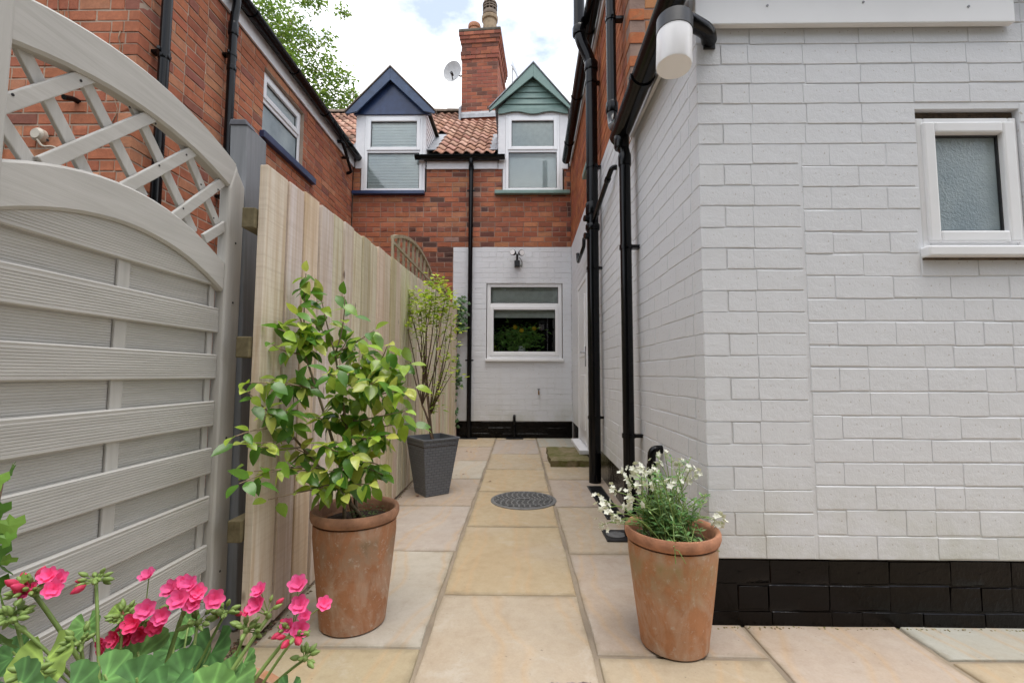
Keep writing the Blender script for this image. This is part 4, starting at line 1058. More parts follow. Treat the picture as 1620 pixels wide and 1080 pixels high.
MB().tube([a0 - Vector((0, 0, 1.2)), a1], .018, 6).build('mast', M_DISH, ae)
mb = MB()
mb.tube([a1 + Vector((-.03, -.15, -.05)), a1 + Vector((.14, .35, -.05))], .010, 5)
for k in range(7):
    c = a1 + Vector((.0 + .02*k, -.15 + .07*k, -.05)); mb.tube([c + Vector((0, 0, -.10)), c + Vector((0, 0, .10))], .006, 4)
mb.build('antenna_elements', M_DISH, ae)
M_CREAM = simple('cream_plastic', (.50, .45, .37), .5, 20, .15, .1)
co = thing('cable_outlet', (-3.4, YLF, 2.95), 'cream round cable outlet on brick seen through the left of the gate lattice', 'outlet')
c = at(62, 214, YLF-.02)
MB().tube([c + Vector((0, .02, 0)), c + Vector((0, -.014, 0)), c + Vector((0, -.03, 0))], [.048, .048, .034], 20).build('cover', M_CREAM, co, angle=40)
MB().tube(fillet([c + Vector((.01, -.02, -.04)), c + Vector((.04, -.01, -.09)), c + Vector((.12, -.01, -.085)), c + Vector((.16, .01, -.12))], .03), .007, 6).build('cable', M_CREAM, co)

# ------------------------------------------------------------------ GATE
XG = -1.150
gt = thing('garden_gate', (XG, 1.36, 0), 'grey stained arched garden gate with slatted lower half and lattice top', 'gate')
YA, YE, YM = .955, 1.725, 1.315
def ot(y): return 1.925 - .42*(y-1.33)**2
def lt_(y): return 1.548 - .65*(y-1.30)**2
def arch(name, top, wdt, y0, y1, x0, x1, n=16):
    mb = MB(); rings = []
    for i in range(n+1):
        y = lerp(y0, y1, i/n); zt = top(y); zb = zt - wdt
        b = .008
        rings.append([(x0, y, zb), (x1-b, y, zb), (x1, y, zb+b), (x1, y, zt-b), (x1-b, y, zt), (x0, y, zt)])
    return mb.loft(rings).build(name, M_GATE_Y, gt, angle=30)
arch('arch_rail', ot, .125, .86, 1.76, XG-.030, XG+.010)
arch('arch_rail', lt_, .116, YA+.001, YE-.001, XG-.030, XG+.006)
mb = MB().prism([(XG-.03, 1.726, .05), (XG-.03, 1.822, .05), (XG-.03, 1.822, 1.765), (XG-.03, 1.775, 1.812), (XG-.03, 1.762, ot(1.76)-.01), (XG-.03, 1.726, ot(1.73)-.128)], (.043, 0, 0)); mb.build('stile', M_GATE_Z, gt, bevel=.007)
MB().prism([(XG-.03, .86, .05), (XG-.03, .954, .05), (XG-.03, .954, 2.02), (XG-.03, .86, 2.02)], (.045, 0, 0)).build('stile', M_GATE_Z, gt, bevel=.007)
def grooved(y0, y1, z0, z1, xf, th, top=None, pitch=.0078):
    """horizontal slat with fine reeded grooves on its face; top = function of y that cuts it"""
    mb = MB(); n = max(1, int((z1-z0)/pitch)); prof = [(xf-th, z0), (xf-.004, z0), (xf, z0+.004)]
    z = z0 + .006
    while z + pitch < z1 - .004:
        prof += [(xf, z), (xf, z+pitch*.58), (xf-.0015, z+pitch*.68), (xf-.0015, z+pitch*.90)]; z += pitch
    prof += [(xf, z1-.004), (xf-.004, z1), (xf-th, z1)]
    ns = 1 if top is None else 14; rings = []
    for i in range(ns+1):
        y = lerp(y0, y1, i/ns)
        if top is None: rings.append([(x, y, zz) for x, zz in prof])
        else:
            cut = top(y); rings.append([(x, y, min(zz, cut) if zz > z0+.01 else zz) for x, zz in prof])
    return mb.loft(rings)
sag = lambda: random.uniform(-.002, .002)
F0 = 1.333; PIT = .1765
under = lambda y: lt_(y) - .10
grooved(YA+.001, YE-.001, F0, 1.45, XG-.008, .012, top=under).build('slat', M_GATE_Y, gt)
for i in range(1, 8):
    zt = F0 - PIT*i + .094; grooved(YA+.001, YE-.001, zt-.096 + sag(), zt + sag(), XG-.006, .014).build('slat', M_GATE_Y, gt)
for i in range(0, 8):
    zt = F0 - PIT*i + .012; grooved(YA+.001, YE-.001, zt-.105, zt, XG-.0305, .010).build('slat', M_GATE_Y, gt)
MB().box(XG-.030, XG-.0205, YM-.021, YM+.021, .08, 1.46).build('batten', M_GATE_Z, gt, bevel=.003)
for yb in (YE-.028, YA+.012): MB().box(XG-.030, XG-.021, yb-.008, yb+.020, .08, 1.44).build('batten', M_GATE_Z, gt, bevel=.002)
MB().box(XG-.028, XG+.003, YA+.001, YE-.001, .05, .14).build('bottom_rail', M_GATE_Y, gt, bevel=.005)
def onG(px, py, xo=0):
    d = CAMM.to_3x3() @ Vector(((px - 810) / F_PX, (540 - py) / F_PX, -1.0)); q = Vector((0, 0, 1)) + d*((XG+xo)/d.x); return q
for a, b in (((25, 62), (140, 284)), ((118, 100), (226, 312)), ((205, 155), (306, 368)), ((283, 212), (350, 372)), ((-6, 182), (48, 262))):
    MB().bar(onG(*a, -.024), onG(*b, -.024), .036, .013, (1, 0, 0)).build('lattice_strip', M_GATE_Z, gt, bevel=.003)
for a, b in (((-10, 170), (165, 112)), ((64, 260), (252, 178)), ((188, 302), (318, 232)), ((268, 350), (356, 284)), ((322, 378), (356, 357))):
    MB().bar(onG(*a, -.009), onG(*b, -.009), .036, .013, (1, 0, 0)).build('lattice_strip', M_GATE_Y, gt, bevel=.003)
for px, py in ((75,222),(160,292),(128,128),(246,196),(252,262),(205,170),(295,245),(318,292),(290,330),(345,300),(338,345),(20,150)):
    q = onG(px, py, -.002); MB().tube([q, q + Vector((.0012, 0, 0))], .0035, 8).build('screw_head', M_BLACKM, gt)
for yy in (YE+.05,):
    for zz in (.25, .75, 1.28, 1.52): MB().tube([(XG+.0125, yy, zz), (XG+.0145, yy, zz)], .0045, 8).build('screw_head', M_BLACKM, gt)
# a hinge on the post side
mb = MB().box(XG-.036, XG-.0305, 1.60, 1.80, 1.20, 1.25); mb.build('hinge', M_BLACKM, gt)

# post
gp = thing('gate_post', (-1.14, 1.91, 0), 'square slate grey painted post with a slanted cap between gate and fence', 'post')
MB().box8([(-1.178, 1.835, 0), (-1.103, 1.835, 0), (-1.103, 1.985, 0), (-1.178, 1.985, 0), (-1.222, 1.835, 2.062), (-1.150, 1.835, 2.058), (-1.150, 1.985, 2.046), (-1.222, 1.985, 2.05)]).build('shaft', M_POST, gp, bevel=.005)
MB().box8([(-1.226, 1.831, 2.046), (-1.146, 1.831, 2.044), (-1.148, 1.90, 2.044), (-1.226, 1.90, 2.046), (-1.222, 1.834, 2.074), (-1.156, 1.834, 2.072), (-1.158, 1.895, 2.068), (-1.222, 1.895, 2.070)]).build('cap', simple('dark_post_cap', (.06, .06, .075), .5, 20, .2, .2), gp, bevel=.004)

# ------------------------------------------------------------------ FENCE
XFn = -.985
fn = thing('wooden_fence', (XFn, 4.4, 0), 'tall closeboard fence of pale rough sawn vertical boards along the path', 'fence')
rf_ = random.Random(21); y = 1.712; i = 0
while y < 7.22:
    wd = rf_.uniform(.142, .168) if i else .17
    y1 = min(y + wd, 7.235)
    ztop = lambda yy: 1.820 + (yy-1.70)*.0445
    j = rf_.uniform(-.006, .006); xo = rf_.uniform(-.003, .003) + (.004 if i % 2 else 0); z0 = .006 + rf_.uniform(0, .012)
    lean = rf_.uniform(-.003, .003); g = rf_.uniform(.003, .006)
    th0, th1 = .020, .014
    mb = MB().box8([(XFn-th0+xo-.012, y+g, z0), (XFn+xo, y+g, z0), (XFn+xo-.004, y1-g, z0), (XFn-th1+xo-.012, y1-g, z0),
                    (XFn-th0+xo-.012, y+g+lean, ztop(y)+j), (XFn+xo, y+g+lean, ztop(y)+j), (XFn+xo-.004, y1-g+lean, ztop(y1)+j), (XFn-th1+xo-.012, y1-g+lean, ztop(y1)+j)])
    o = mb.build('board', M_BOARD, fn, bevel=.003)
    r = rf_.random(); c = (.76, .69, .565) if r < .55 else ((.72, .665, .56) if r < .88 else (.62, .55, .42))
    c = tuple(q*rf_.uniform(.92, 1.06) for q in c); o.color = (*c, 1)
    y = y1; i += 1
for z in (.42, 1.10, 1.60):
    MB().box(XFn-.085, XFn-.034, 1.700, 7.22, z-.04, z+.04).build('rail', M_RAIL, fn, bevel=.004)
for yp in (3.5, 5.3, 7.1): MB().box(XFn-.17, XFn-.087, yp-.045, yp+.045, 0, 1.9).build('fence_post', M_RAIL, fn, bevel=.004)

# neighbour's trellis panels showing over the fence
def trellis(y0, y1, zl, zpk, x, label):
    t = thing('trellis_panel', (x, (y0+y1)/2, 0), label, 'trellis', 'bow topped trellis panels behind the fence')
    top = lambda yy: zpk - (zpk - zl)*((yy-(y0+y1)/2)/((y1-y0)/2))**2
    n = 14; rings = []
    for i in range(n+1):
        yy = lerp(y0, y1, i/n); zz = top(yy); rings.append([(x-.016, yy, zz-.03), (x+.016, yy, zz-.03), (x+.016, yy, zz), (x-.016, yy, zz)])
    MB().loft(rings).build('bow_rail', M_TRELLIS, t)
    k = 0; yy = y0 + .015
    while yy < y1:
        MB().box(x-.010, x+.010, yy-.017, yy+.017, 0.0 if k % 6 == 0 else 1.5, top(yy)-.028).build('slat', M_TRELLIS, t); yy += (y1-y0-.03)/10; k += 1
    for z in (1.72, 1.93, 2.12):
        MB().box(x+.011, x+.025, y0, y1, z-.012, z+.012).build('rail', M_TRELLIS, t)
    return t
trellis(3.83, 5.72, 2.19, 2.37, -1.09, 'bow topped slatted trellis over the middle of the fence, against red brick')
trellis(5.80, 7.15, 2.07, 2.24, -1.09, 'bow topped slatted trellis at the far end of the fence by ivy')

# ------------------------------------------------------------------ things on the paving
mc = thing('manhole_cover', (.04, 3.715, 0), 'round grey metal drain cover with slots set in the paving', 'manhole cover')
M_IRON = simple('galvanised_iron', (.165, .165, .165), .5, 30, .25, .25, metal=.2)
MB().lathe([(.262, -.004), (.262, .004), (.25, .008), (.235, .008), (.235, .001)], (.04, 3.715, 0), 48).build('rim', M_IRON, mc, angle=40)
MB().lathe([(.234, -.002), (.234, .002)], (.04, 3.715, 0), 48).build('plate', M_BLACKM, mc)
for r in range(-6, 7):
    y = 3.715 + r*.036
    hw = math.sqrt(max(0, .232**2 - (r*.036)**2))
    if hw < .03: continue
    mb = MB().box(.04-hw, .04+hw, y-.007, y+.007, .0025, .009)
    k = -hw + (.02 if r % 2 else .0)
    while k < hw - .01:
        x0 = .04 + k; mb.box(x0, x0+.012, y+.0075, y+.028, .0022, .0085); k += .042
    mb.build('grid_bar', M_IRON, mc)
MB().tube([(.04-.05, 3.715, .0105), (.04+.05, 3.715, .0105)], .008, 8).build('lifting_bar', M_IRON, mc)
dch = thing('drain_channel', (.66, 3.72, 0), 'long black drain channel grate at the foot of the soil pipe', 'drain')
MB().box(.612, .742, 3.24, 4.18, .001, .006).build('frame', M_BLACKM, dch, bevel=.002)
for k in range(23):
    yy = 3.27 + k*.039; MB().box(.628, .726, yy, yy+.020, .0063, .012).build('grate_bar', M_BLACKM, dch)
gu = thing('gully_cover', (.605, 2.91, 0), 'small square black gully cover with a round grate beside the flower pot', 'gully cover')
MB().box(.532, .675, 2.815, 3.01, .001, .010).build('frame', M_BLACKM, gu, bevel=.003)
rg_ = MB().lathe([(.058, .0102), (.058, .014), (.050, .014), (.050, .0112)], (.604, 2.912, 0), 28).build('ring', M_IRON, gu, angle=40)
for k in range(-3, 4): MB().box(.604+k*.014-.003, .604+k*.014+.003, 2.912-math.sqrt(.05**2-(k*.014)**2), 2.912+math.sqrt(.05**2-(k*.014)**2), .0104, .0128).build('grate_bar', M_IRON, gu)

def rough_block(name, x0, x1, y0, y1, z0, z1, mat, seed, nx=10, ny=9, amp=.012):
    rr = random.Random(seed); mb = MB(); top = []
    def pt(i, j, z):
        u, v = i/nx, j/ny; e = (amp if (i in (0, nx) or j in (0, ny)) else 0)
        return (lerp(x0, x1, u) + rr.uniform(-e, e), lerp(y0, y1, v) + rr.uniform(-e, e), z + rr.uniform(-amp*.4, amp*.4) - (.008 if e else 0))
    b = len(mb.v); mb.v += [pt(i, j, z1) for j in range(ny+1) for i in range(nx+1)]
    for j in range(ny):
        for i in range(nx): mb.f.append((b+j*(nx+1)+i, b+j*(nx+1)+i+1, b+(j+1)*(nx+1)+i+1, b+(j+1)*(nx+1)+i))
    per = [(i, 0) for i in range(nx)] + [(nx, j) for j in range(ny)] + [(i, ny) for i in range(nx, 0, -1)] + [(0, j) for j in range(ny, 0, -1)]
    prev = [b + j*(nx+1) + i for i, j in per]
    for s in (.25, .6, 1.0):
        b2 = len(mb.v)
        for q, (i, j) in enumerate(per):
            v = mb.v[prev[q]]; mb.v.append((v[0] + rr.uniform(-amp, amp)*.6, v[1] + rr.uniform(-amp, amp)*.6, lerp(z1, z0, s)))
        cur = list(range(b2, b2+len(per)))
        for q in range(len(per)):
            k = (q+1) % len(per); mb.f.append((prev[q], cur[q], cur[k], prev[k]))
        prev = cur
    return mb.build(name, mat, None, angle=50)
tag(rough_block('stone_step', .352, .80, 5.03, 5.98, .0015, .075, M_MOSS, 4), 'mossy old stone slab lying on the paving in front of the white door', 'stone step')
tag(rough_block('granite_block', .11, .24, 1.40, 1.545, .0015, .014, simple('pink_granite', (.36, .30, .29), .8, 70, .35, .4), 6, amp=.008), 'rough pinkish granite sett at the near edge of the middle path', 'stone')
rl = random.Random(12)
lv = [(0, 0, 0), (.35, .5, .10), (0, 1, .05), (-.35, .5, .12)]
LEAF_LABELS = ('brown fallen leaf on the far pinkish slab, right one of a touching pair', 'brown fallen leaf on the far pinkish slab, left one of a touching pair',
    'curled brown leaf on the cream slab just behind the grey planter, nearer the planter', 'curled brown leaf on the cream slab just behind the grey planter, farther from the planter',
    'brown fallen leaf at the fence foot beside the base of the grey planter', 'small brown leaf on the middle row of slabs just beyond the round drain cover',
    'tiny brown leaf on the last middle slab below the far window', 'tiny brown leaf on the last left slab near the thin far downpipe')
for k, (px, py) in enumerate(((745, 714), (738, 713), (722, 750), (733, 749), (660, 783), (775, 760), (815, 711), (759, 706))):
    d = CAMM.to_3x3() @ Vector(((px-810)/F_PX, (540-py)/F_PX, -1)); q = Vector((0, 0, 1)) + d*(-.99/d.z)
    s = rl.uniform(.022, .05); a = rl.uniform(0, 6.28)
    o = MB().add([(x*s, (y-.5)*s, z*s) for x, y, z in lv], [(0, 1, 2), (0, 2, 3)]).build('fallen_leaf', M_DEAD, None)
    o.location = (q.x, q.y, .004); o.rotation_euler = (0, 0, a)
    tag(o, LEAF_LABELS[k], 'leaf', 'fallen leaves on the path')

# moss and grit in the angle between paving and walls
random.seed(55)
def grit(name, pts, mat, cols, n, spread, size, label):
    mb = MB()
    for k in range(n):
        a, b = random.choice(pts); p = Vector(a).lerp(Vector(b), random.random()) + Vector((random.gauss(0, spread), random.gauss(0, spread), 0)); s_ = size*random.uniform(.4, 1.5)
        v = [(-s_, 0, 0), (0, -s_*.8, 0), (s_, .2*s_, 0), (.1*s_, s_, 0), (0, 0, s_*random.uniform(.4, .9))]; Mx = Matrix.Translation((p.x, p.y, .0005)) @ Matrix.Rotation(random.uniform(0, 6.28), 4, 'Z')
        mb.add(v, [(0, 1, 4), (1, 2, 4), (2, 3, 4), (3, 0, 4)], Mx, jit(random.choice(cols), .3))
    o = mb.build(name, mat, None, recalc=False); stuff(o); tag(o, label, 'debris'); return o
M_GRIT = leaf_mat('loose_grit', 'attr', .95, .0)
grit('moss', [((.78, 1.898, 0), (3.4, 1.898, 0)), ((.76, 1.91, 0), (.76, 2.7, 0)), ((-1.0, 7.235, 0), (.8, 7.235, 0))], M_GRIT, [(.20, .17, .05), (.16, .15, .045), (.28, .23, .13)], 700, .005, .004, 'thin line of moss and grit where paving meets the black plinth')
grit('debris', [((-.975, 1.75, 0), (-.975, 7.2, 0)), ((-1.08, 1.5, 0), (-1.0, 1.9, 0))], M_GRIT, [(.10, .075, .045), (.14, .06, .035), (.11, .12, .04), (.22, .17, .11)], 900, .016, .006, 'dark crumbs, moss and leaf litter along the fence foot')

# ------------------------------------------------------------------ pots
def terracotta_pot(name, x, y, h, rt_, rb, mat, label):
    t = thing(name, (x, y, 0), label, 'plant pot', 'terracotta pots on the paving')
    prof = [(rb-.01, .0005), (rb, .008), (rb+.004, .045), (lerp(rb, rt_, .35), h*.36), (lerp(rb, rt_, .75), h*.78), (rt_-.012, h-.05), (rt_-.030, h-.05), (rt_-.034, h-.08), (rb*.9, .1)]
    b = MB().lathe(prof, (x, y, 0), 56, cap=True); b.build('body', mat, t, angle=45)
    MB().lathe([(rt_-.016, h-.046), (rt_-.006, h-.040), (rt_-.001, h-.026), (rt_-.001, h-.008), (rt_-.005, h), (rt_-.016, h-.002), (rt_-.024, h-.015), (rt_-.030, h-.060)], (x, y, 0), 56, cap=False).build('rim', M_RIM_L if mat is M_TERRA else M_RIM, t, angle=60)
    s = MB(); n = 24; rr = random.Random(int(x*100))
    rows = [[(x + (rt_-.028)*q*math.cos(2*math.pi*k/n), y + (rt_-.028)*q*math.sin(2*math.pi*k/n), h - .052 + rr.uniform(-.008, .008) - .01*q) for k in range(n)] for q in (.05, .3, .55, .8, 1.0)]
    s.loft(rows, True, True).build('soil', M_COMPOST, t)
    return t
P1 = (-.672, 1.915); P2 = (.583, 1.79)
terracotta_pot('terracotta_pot', *P1, .455, .176, .128, M_TERRA, 'tall brown terracotta pot holding the glossy leaved camellia by the fence')
terracotta_pot('terracotta_pot', *P2, .425, .175, .122, M_TERRA2, 'pale green stained terracotta pot holding the white flowers by the wall corner')
# grey square planter, turned
gpt = thing('planter', (-.735, 3.90, 0), 'tapered square grey planter with woven sides by the fence', 'planter')
ang = R(38); H = .465
def sq(half, z, c=(-.735, 3.92)):
    return [(c[0] + half*(sx*math.cos(ang) - sy*math.sin(ang)), c[1] + half*(sx*math.sin(ang) + sy*math.cos(ang)), z) for sx, sy in ((-1,-1),(1,-1),(1,1),(-1,1))]
mb = MB().loft([sq(.105, .001), sq(.165, H)], True, False)
o = mb.build('body', M_WEAVE, gpt)
uv = o.data.uv_layers.new(name='UVMap')
for p in o.data.polygons:
    vs_ = [o.data.vertices[v].co for v in p.vertices]
    u_ax = (Vector((vs_[1].x, vs_[1].y, 0)) - Vector((vs_[0].x, vs_[0].y, 0)))
    lo = [v for v in vs_ if v.z < .2]; u_ax = (lo[1]-lo[0]).normalized(); org = (lo[0]+lo[1])/2
    for li in p.loop_indices:
        v = o.data.vertices[o.data.loops[li].vertex_index].co; uv.data[li].uv = ((v-org).dot(u_ax)*1.0 + 5, v.z)
MB().loft([sq(.160, H-.006), sq(.171, H-.006), sq(.171, H+.006), sq(.160, H+.006), sq(.150, H-.05)], True, False).build('rim', simple('grey_planter_rim', (.15, .165, .19), .5, 20, .1, .1), gpt)
MB().loft([sq(.158, H-.06), sq(.158, H-.045)], True, True).build('soil', M_COMPOST, gpt)

# ------------------------------------------------------------------ plants
def leaf_geo(L, W, n=5, curl=.25, fold=.25, tip=1.0):
    """ovate leaf, base at origin, along +Y"""
    v = []; f = []
    for i in range(n+1):
        t = i/n; w = W/2*(math.sin(math.pi*min(1, t**.8))**.8 if 0 < t < 1 else 0.02); z = -curl*L*t*t
        for s in (-1, 0, 1): v.append((s*w, L*t, z + abs(s)*w*fold))
    for i in range(n):
        for s in (0, 1): f.append((i*3+s, i*3+s+1, i*3+s+4, i*3+s+3))
    return v, f
class Leaves:
    def __init__(s, meshes, part, parent): s.m, s.part, s.parent, s.n = meshes, part, parent, 0
    def put(s, p, d, up, sc_, col):
        M = frame_dir(p, d, up) @ Matrix.Scale(sc_, 4); place(s.part, random.choice(s.m), M, s.parent, col); s.n += 1
def bez(a, b, c, n): return [a*(1-t)**2 + b*2*t*(1-t) + c*t*t for t in (i/n for i in range(n+1))]

# camellia
random.seed(41)
cam_t = thing('camellia_bush', (P1[0], P1[1], .40), 'leggy camellia with glossy yellow green leaves growing in the brown pot', 'shrub')
cl = []
for k in range(10):
    v, f = leaf_geo(.084*random.uniform(.82, 1.12), .047*random.uniform(.8, 1.15), 5, random.uniform(-.08, .60), random.uniform(.05, .55)); tw_ = random.uniform(-.5, .5); v = [(x + tw_*y*y*3, y, z + tw_*x*y*8) for x, y, z in v]; cl.append(MB().add(v, f).mesh('leaf', M_LEAF, smooth=True))
LV = Leaves(cl, 'leaf', cam_t); extra = MB()
root = Vector((P1[0], P1[1], .40))
stems = []
for tip in ((482, 560, -.02), (530, 560, .03), (575, 600, .02), (455, 680, -.03)):
    e = at(tip[0], tip[1], P1[1] + tip[2]); r0 = root + Vector((random.uniform(-.05, .04), random.uniform(-.03, .03), 0))
    mid = (r0 + e)/2 + Vector((random.uniform(-.05, .05), random.uniform(-.05, .05), .03)); pts = bez(r0, mid, e, 9); stems.append(pts)
    MB().tube(pts, [.0085*(1-.055*i) for i in range(10)], 8).build('stem', M_BARK2, cam_t, smooth=True)
tips = [(484,432,0,9),(508,470,.08,7),(472,500,-.05,7),(545,468,.05,4),(432,545,-.10,6),(505,535,.02,9),(548,540,.1,8),(592,522,.05,8),(612,548,-.08,9),(648,575,.0,9),(655,612,.08,7),(640,650,-.06,9),
        (598,600,-.13,10),(560,590,-.05,9),(520,590,-.12,10),(478,600,.05,8),(440,600,-.05,9),(396,605,-.10,8),(420,645,.05,8),(384,700,-.12,7),(378,765,-.14,7),(402,745,-.02,5),(424,790,-.08,3),(372,690,0,4),(408,705,0,4),(392,620,0,5),(440,520,0,5),(575,560,.0,8),(620,580,0,8),(480,520,0,8),(530,700,-.1,7),(505,772,-.1,6),(545,782,-.12,5),(585,765,-.1,6),(520,745,-.14,7),(605,750,-.05,5),(470,745,-.08,5),(590,690,-.1,7),(640,620,-.05,8),
        (455,650,-.14,10),(500,660,-.02,9),(545,650,.10,8),(575,665,.02,9),(610,690,-.08,8),(652,670,.06,5),(512,705,-.15,9),(560,720,-.12,9),(600,735,-.05,5),(490,745,-.10,4),(540,755,-.14,3),(470,710,.0,6),(580,630,.08,8),(530,625,.02,9)]
for (tx, ty, dy, n) in tips:
    ye = P1[1] + dy - .05
    if tx < 470: ye = min(ye, .93*718/(821-tx))
    e = at(tx, ty, ye)
    bs = min((p for s in stems for p in s[3:]), key=lambda p: (p-e).length + max(0, p.z - e.z + .02)*2 )
    mid = (bs + e)/2 + Vector((random.uniform(-.03, .03), random.uniform(-.03, .03), random.uniform(-.02, .05))); pts = bez(bs, mid, e, 7)
    MB().tube(pts, [.0042*(1-.08*i) for i in range(8)], 5).build('twig', M_BARK2, cam_t, smooth=True)
    L = sum((pts[i+1]-pts[i]).length for i in range(7))
    for k in range(n):
        back = min(.75, .17/max(L, .05)); t = 1 - back*(k/(max(1, n-1)))*random.uniform(.8, 1.1) if k else 1.0
        t = max(.1, min(1, t)); q = t*7; i = min(6, int(q)); p = pts[i].lerp(pts[i+1], q-i); ax = (pts[i+1]-pts[i]).normalized()
        a = k*2.4 + random.uniform(-.5, .5); side = ax.orthogonal().normalized(); side.rotate(Matrix.Rotation(a, 3, ax))
        d = (side*.95 + ax*random.uniform(.0, .5) + Vector((0, -.15, -random.uniform(.15, .95)))).normalized()
        if k == 0: d = (ax + Vector((0, -.1, -.15))).normalized()
        inner = max(0, min(1, ((p - Vector((-.66, P1[1]+.05, .80))).length)/.33))
        r = random.random()
        c = (.13, .29, .045) if r < .28 else ((.38, .54, .075) if r < .66 else (.62, .70, .16))
        c = jit(c, .18)
        LV.put(p + d*.006, d, (random.uniform(-.5, .5), random.uniform(-.9, -.1), 1), random.uniform(.60, 1.08)*(.85 if k == 0 else 1)*(.82 if tx < 440 else 1), c)
        if random.random() < (.25 if tx < 440 else .8):
            p2 = p + Vector((random.gauss(0, .02), random.uniform(.0, .06), random.gauss(0, .02))); d2 = Vector((random.gauss(0, 1), random.gauss(0, .6), -random.uniform(.2, 1.2))).normalized()
            v, f = leaf_geo(.078*random.uniform(.8, 1.1), .045*random.uniform(.8, 1.1), 4, .25, .2)
            extra.add(v, f, frame_dir(p2, d2, (random.uniform(-.6, .6), -.5, 1)), jit((.11, .25, .04) if random.random() < .5 else (.25, .42, .06), .2))
stuff(extra.build('foliage', M_LEAF_SG, cam_t, smooth=True, recalc=False))
# weeds at its foot
wd = MB()
for k in range(70):
    p = root + Vector((random.uniform(.0, .12), random.uniform(-.12, .02), -.0)); h = random.uniform(.01, .07)
    v, f = leaf_geo(.02, .009, 2); a = random.uniform(0, 6.28)
    wd.add(v, f, frame_dir(p + Vector((0, 0, h)), (math.cos(a), math.sin(a), .3), (0, 0, 1)), jit((.11, .20, .04), .3))
wd.build('weeds', M_LEAF_S, cam_t, smooth=True, recalc=False)
tag(rough_block('pot_stone', P1[0]+.04, P1[0]+.085, P1[1]-.11, P1[1]-.08, .392, .432, simple('brown_stone', (.25, .17, .11), .9, 30, .3, .3), 9, 3, 3, .006), 'small brown stone lying on the soil of the camellia pot', 'stone')

# shrub in the grey planter
random.seed(17)
G = Vector((-.735, 3.92, H-.05)); Yg = 3.92
sh = thing('pieris_shrub', tuple(G), 'tall bare stemmed shrub with lime green leaf tufts growing in the grey planter', 'shrub')
tw = []; tufts = [(690,448,.0,1.2),(672,470,.02,1.1),(705,468,-.04,1.0),(655,465,.1,.9),(648,490,.06,.9),(683,475,-.1,1.3),(665,490,-.05,1.0),(700,490,.06,1.1),(712,485,.0,.8),(640,500,.1,.6),(675,500,.1,1.0),(690,505,-.06,.8),(655,510,0,.7),(715,515,0,.6),(705,535,.1,.5),(640,530,.1,.5),(703,560,-.05,.35),(716,590,.0,.35),(690,610,-.1,.25),(688,640,.05,.25),(712,572,.05,.3),(668,520,-.1,.5)]
hub = [at(668, 640, Yg), at(672, 600, Yg), at(680, 655, Yg+.02)]
for hpt in hub: 
    pts = bez(G + Vector((random.uniform(-.02, .03), random.uniform(-.02, .02), 0)), (G + hpt)/2 + Vector((random.uniform(-.03, .03), 0, 0)), hpt, 6)
    MB().tube(pts, [.012 - .0007*i for i in range(7)], 7).build('stem', M_BARK, sh, smooth=True)
fo = MB()
for tx, ty, dy, den in tufts:
    e = at(tx, ty, Yg + dy); b0 = random.choice(hub) if ty < 570 else hub[2]
    pts = bez(b0, b0*.45 + e*.55 + Vector((random.uniform(-.05, .05), random.uniform(-.05, .05), -.05)), e, 7); tw.append(pts)
    MB().tube(pts, [.0065*(1-.09*i) for i in range(8)], 5).build('twig', M_BARK, sh, smooth=True)
    for k in range(int(52*den)):
        p = e + Vector((random.gauss(0, .045), random.gauss(0, .045), random.gauss(-.01, .04)))
        a = random.uniform(0, 6.28); v, f = leaf_geo(.064*random.uniform(.6, 1.1), .027, 3, .15, .2)
        c = (.55, .66, .10) if random.random() < .75 else (.30, .45, .06)
        fo.add(v, f, frame_dir(p, (math.cos(a), math.sin(a), random.uniform(-.2, .7)), (random.uniform(-.4, .4), random.uniform(-.4, .4), 1)), jit(c, .2))
for pts in tw:
    for k in range(9):
        q = random.uniform(1.5, 6.5); i = int(q); p = pts[i].lerp(pts[i+1], q-i); a = random.uniform(0, 6.28); v, f = leaf_geo(.05*random.uniform(.6, 1.1), .020, 3, .15, .2)
        fo.add(v, f, frame_dir(p, (math.cos(a), math.sin(a), random.uniform(-.1, .8)), (0, -.3, 1)), jit((.42, .56, .08), .25))
fo.build('foliage', M_LEAF_S, sh, smooth=True, recalc=False)

# white flowering plant
random.seed(23)
Wp = Vector((P2[0], P2[1], .37)); wf_ = thing('nemesia_plant', tuple(Wp), 'bushy plant with small white flowers growing in the pale terracotta pot', 'plant')
def petal_flower(n, R_, cup, wid, mat, name, two=False):
    mb = MB()
    rings = [(1.0, n, 0)] + ([(.62, max(3, n-2), .4)] if two else [])
    for sc_, nn, off in rings:
        for k in range(nn):
            a = 2*math.pi*k/nn + off; v = []; f = []; m = 3
            for i in range(m+1):
                t = i/m; w = R_*wid*sc_*(.25 + .75*math.sin(math.pi*min(.86, t*.86+.08)))*(1 if t < .99 else .75); z = cup*R_*sc_*(t**1.6) + (.25*R_ if sc_ < 1 else 0)*t
                for s in (-1, -.35, .35, 1): v.append((s*w*.5, R_*sc_*t*(1 - .10*abs(s)**2), z + (.10*R_*abs(s) if i else 0) + random.uniform(-.03, .03)*R_))
            for i in range(m):
                for s in range(3): f.append((i*4+s, i*4+s+1, (i+1)*4+s+1, (i+1)*4+s))
            mb.add(v, f, Matrix.Rotation(a, 4, 'Z'))
    return mb
wm = []
for k in range(4):
    mb = MB()
    for j in range(7):
        b = petal_flower(5, .0125*random.uniform(.8, 1.2), .25, .75, None, ''); p = Vector((random.gauss(0, .014), random.gauss(0, .014), random.uniform(-.015, .022)))
        d = (p + Vector((0, 0, .01)) + Vector((random.uniform(-.01, .01), -.012, .0))).normalized()
        mb.add(b.v, b.f, frame_dir(p, d.orthogonal(), d))
    wm.append(mb.mesh('flower_head', M_WPETAL, smooth=True))
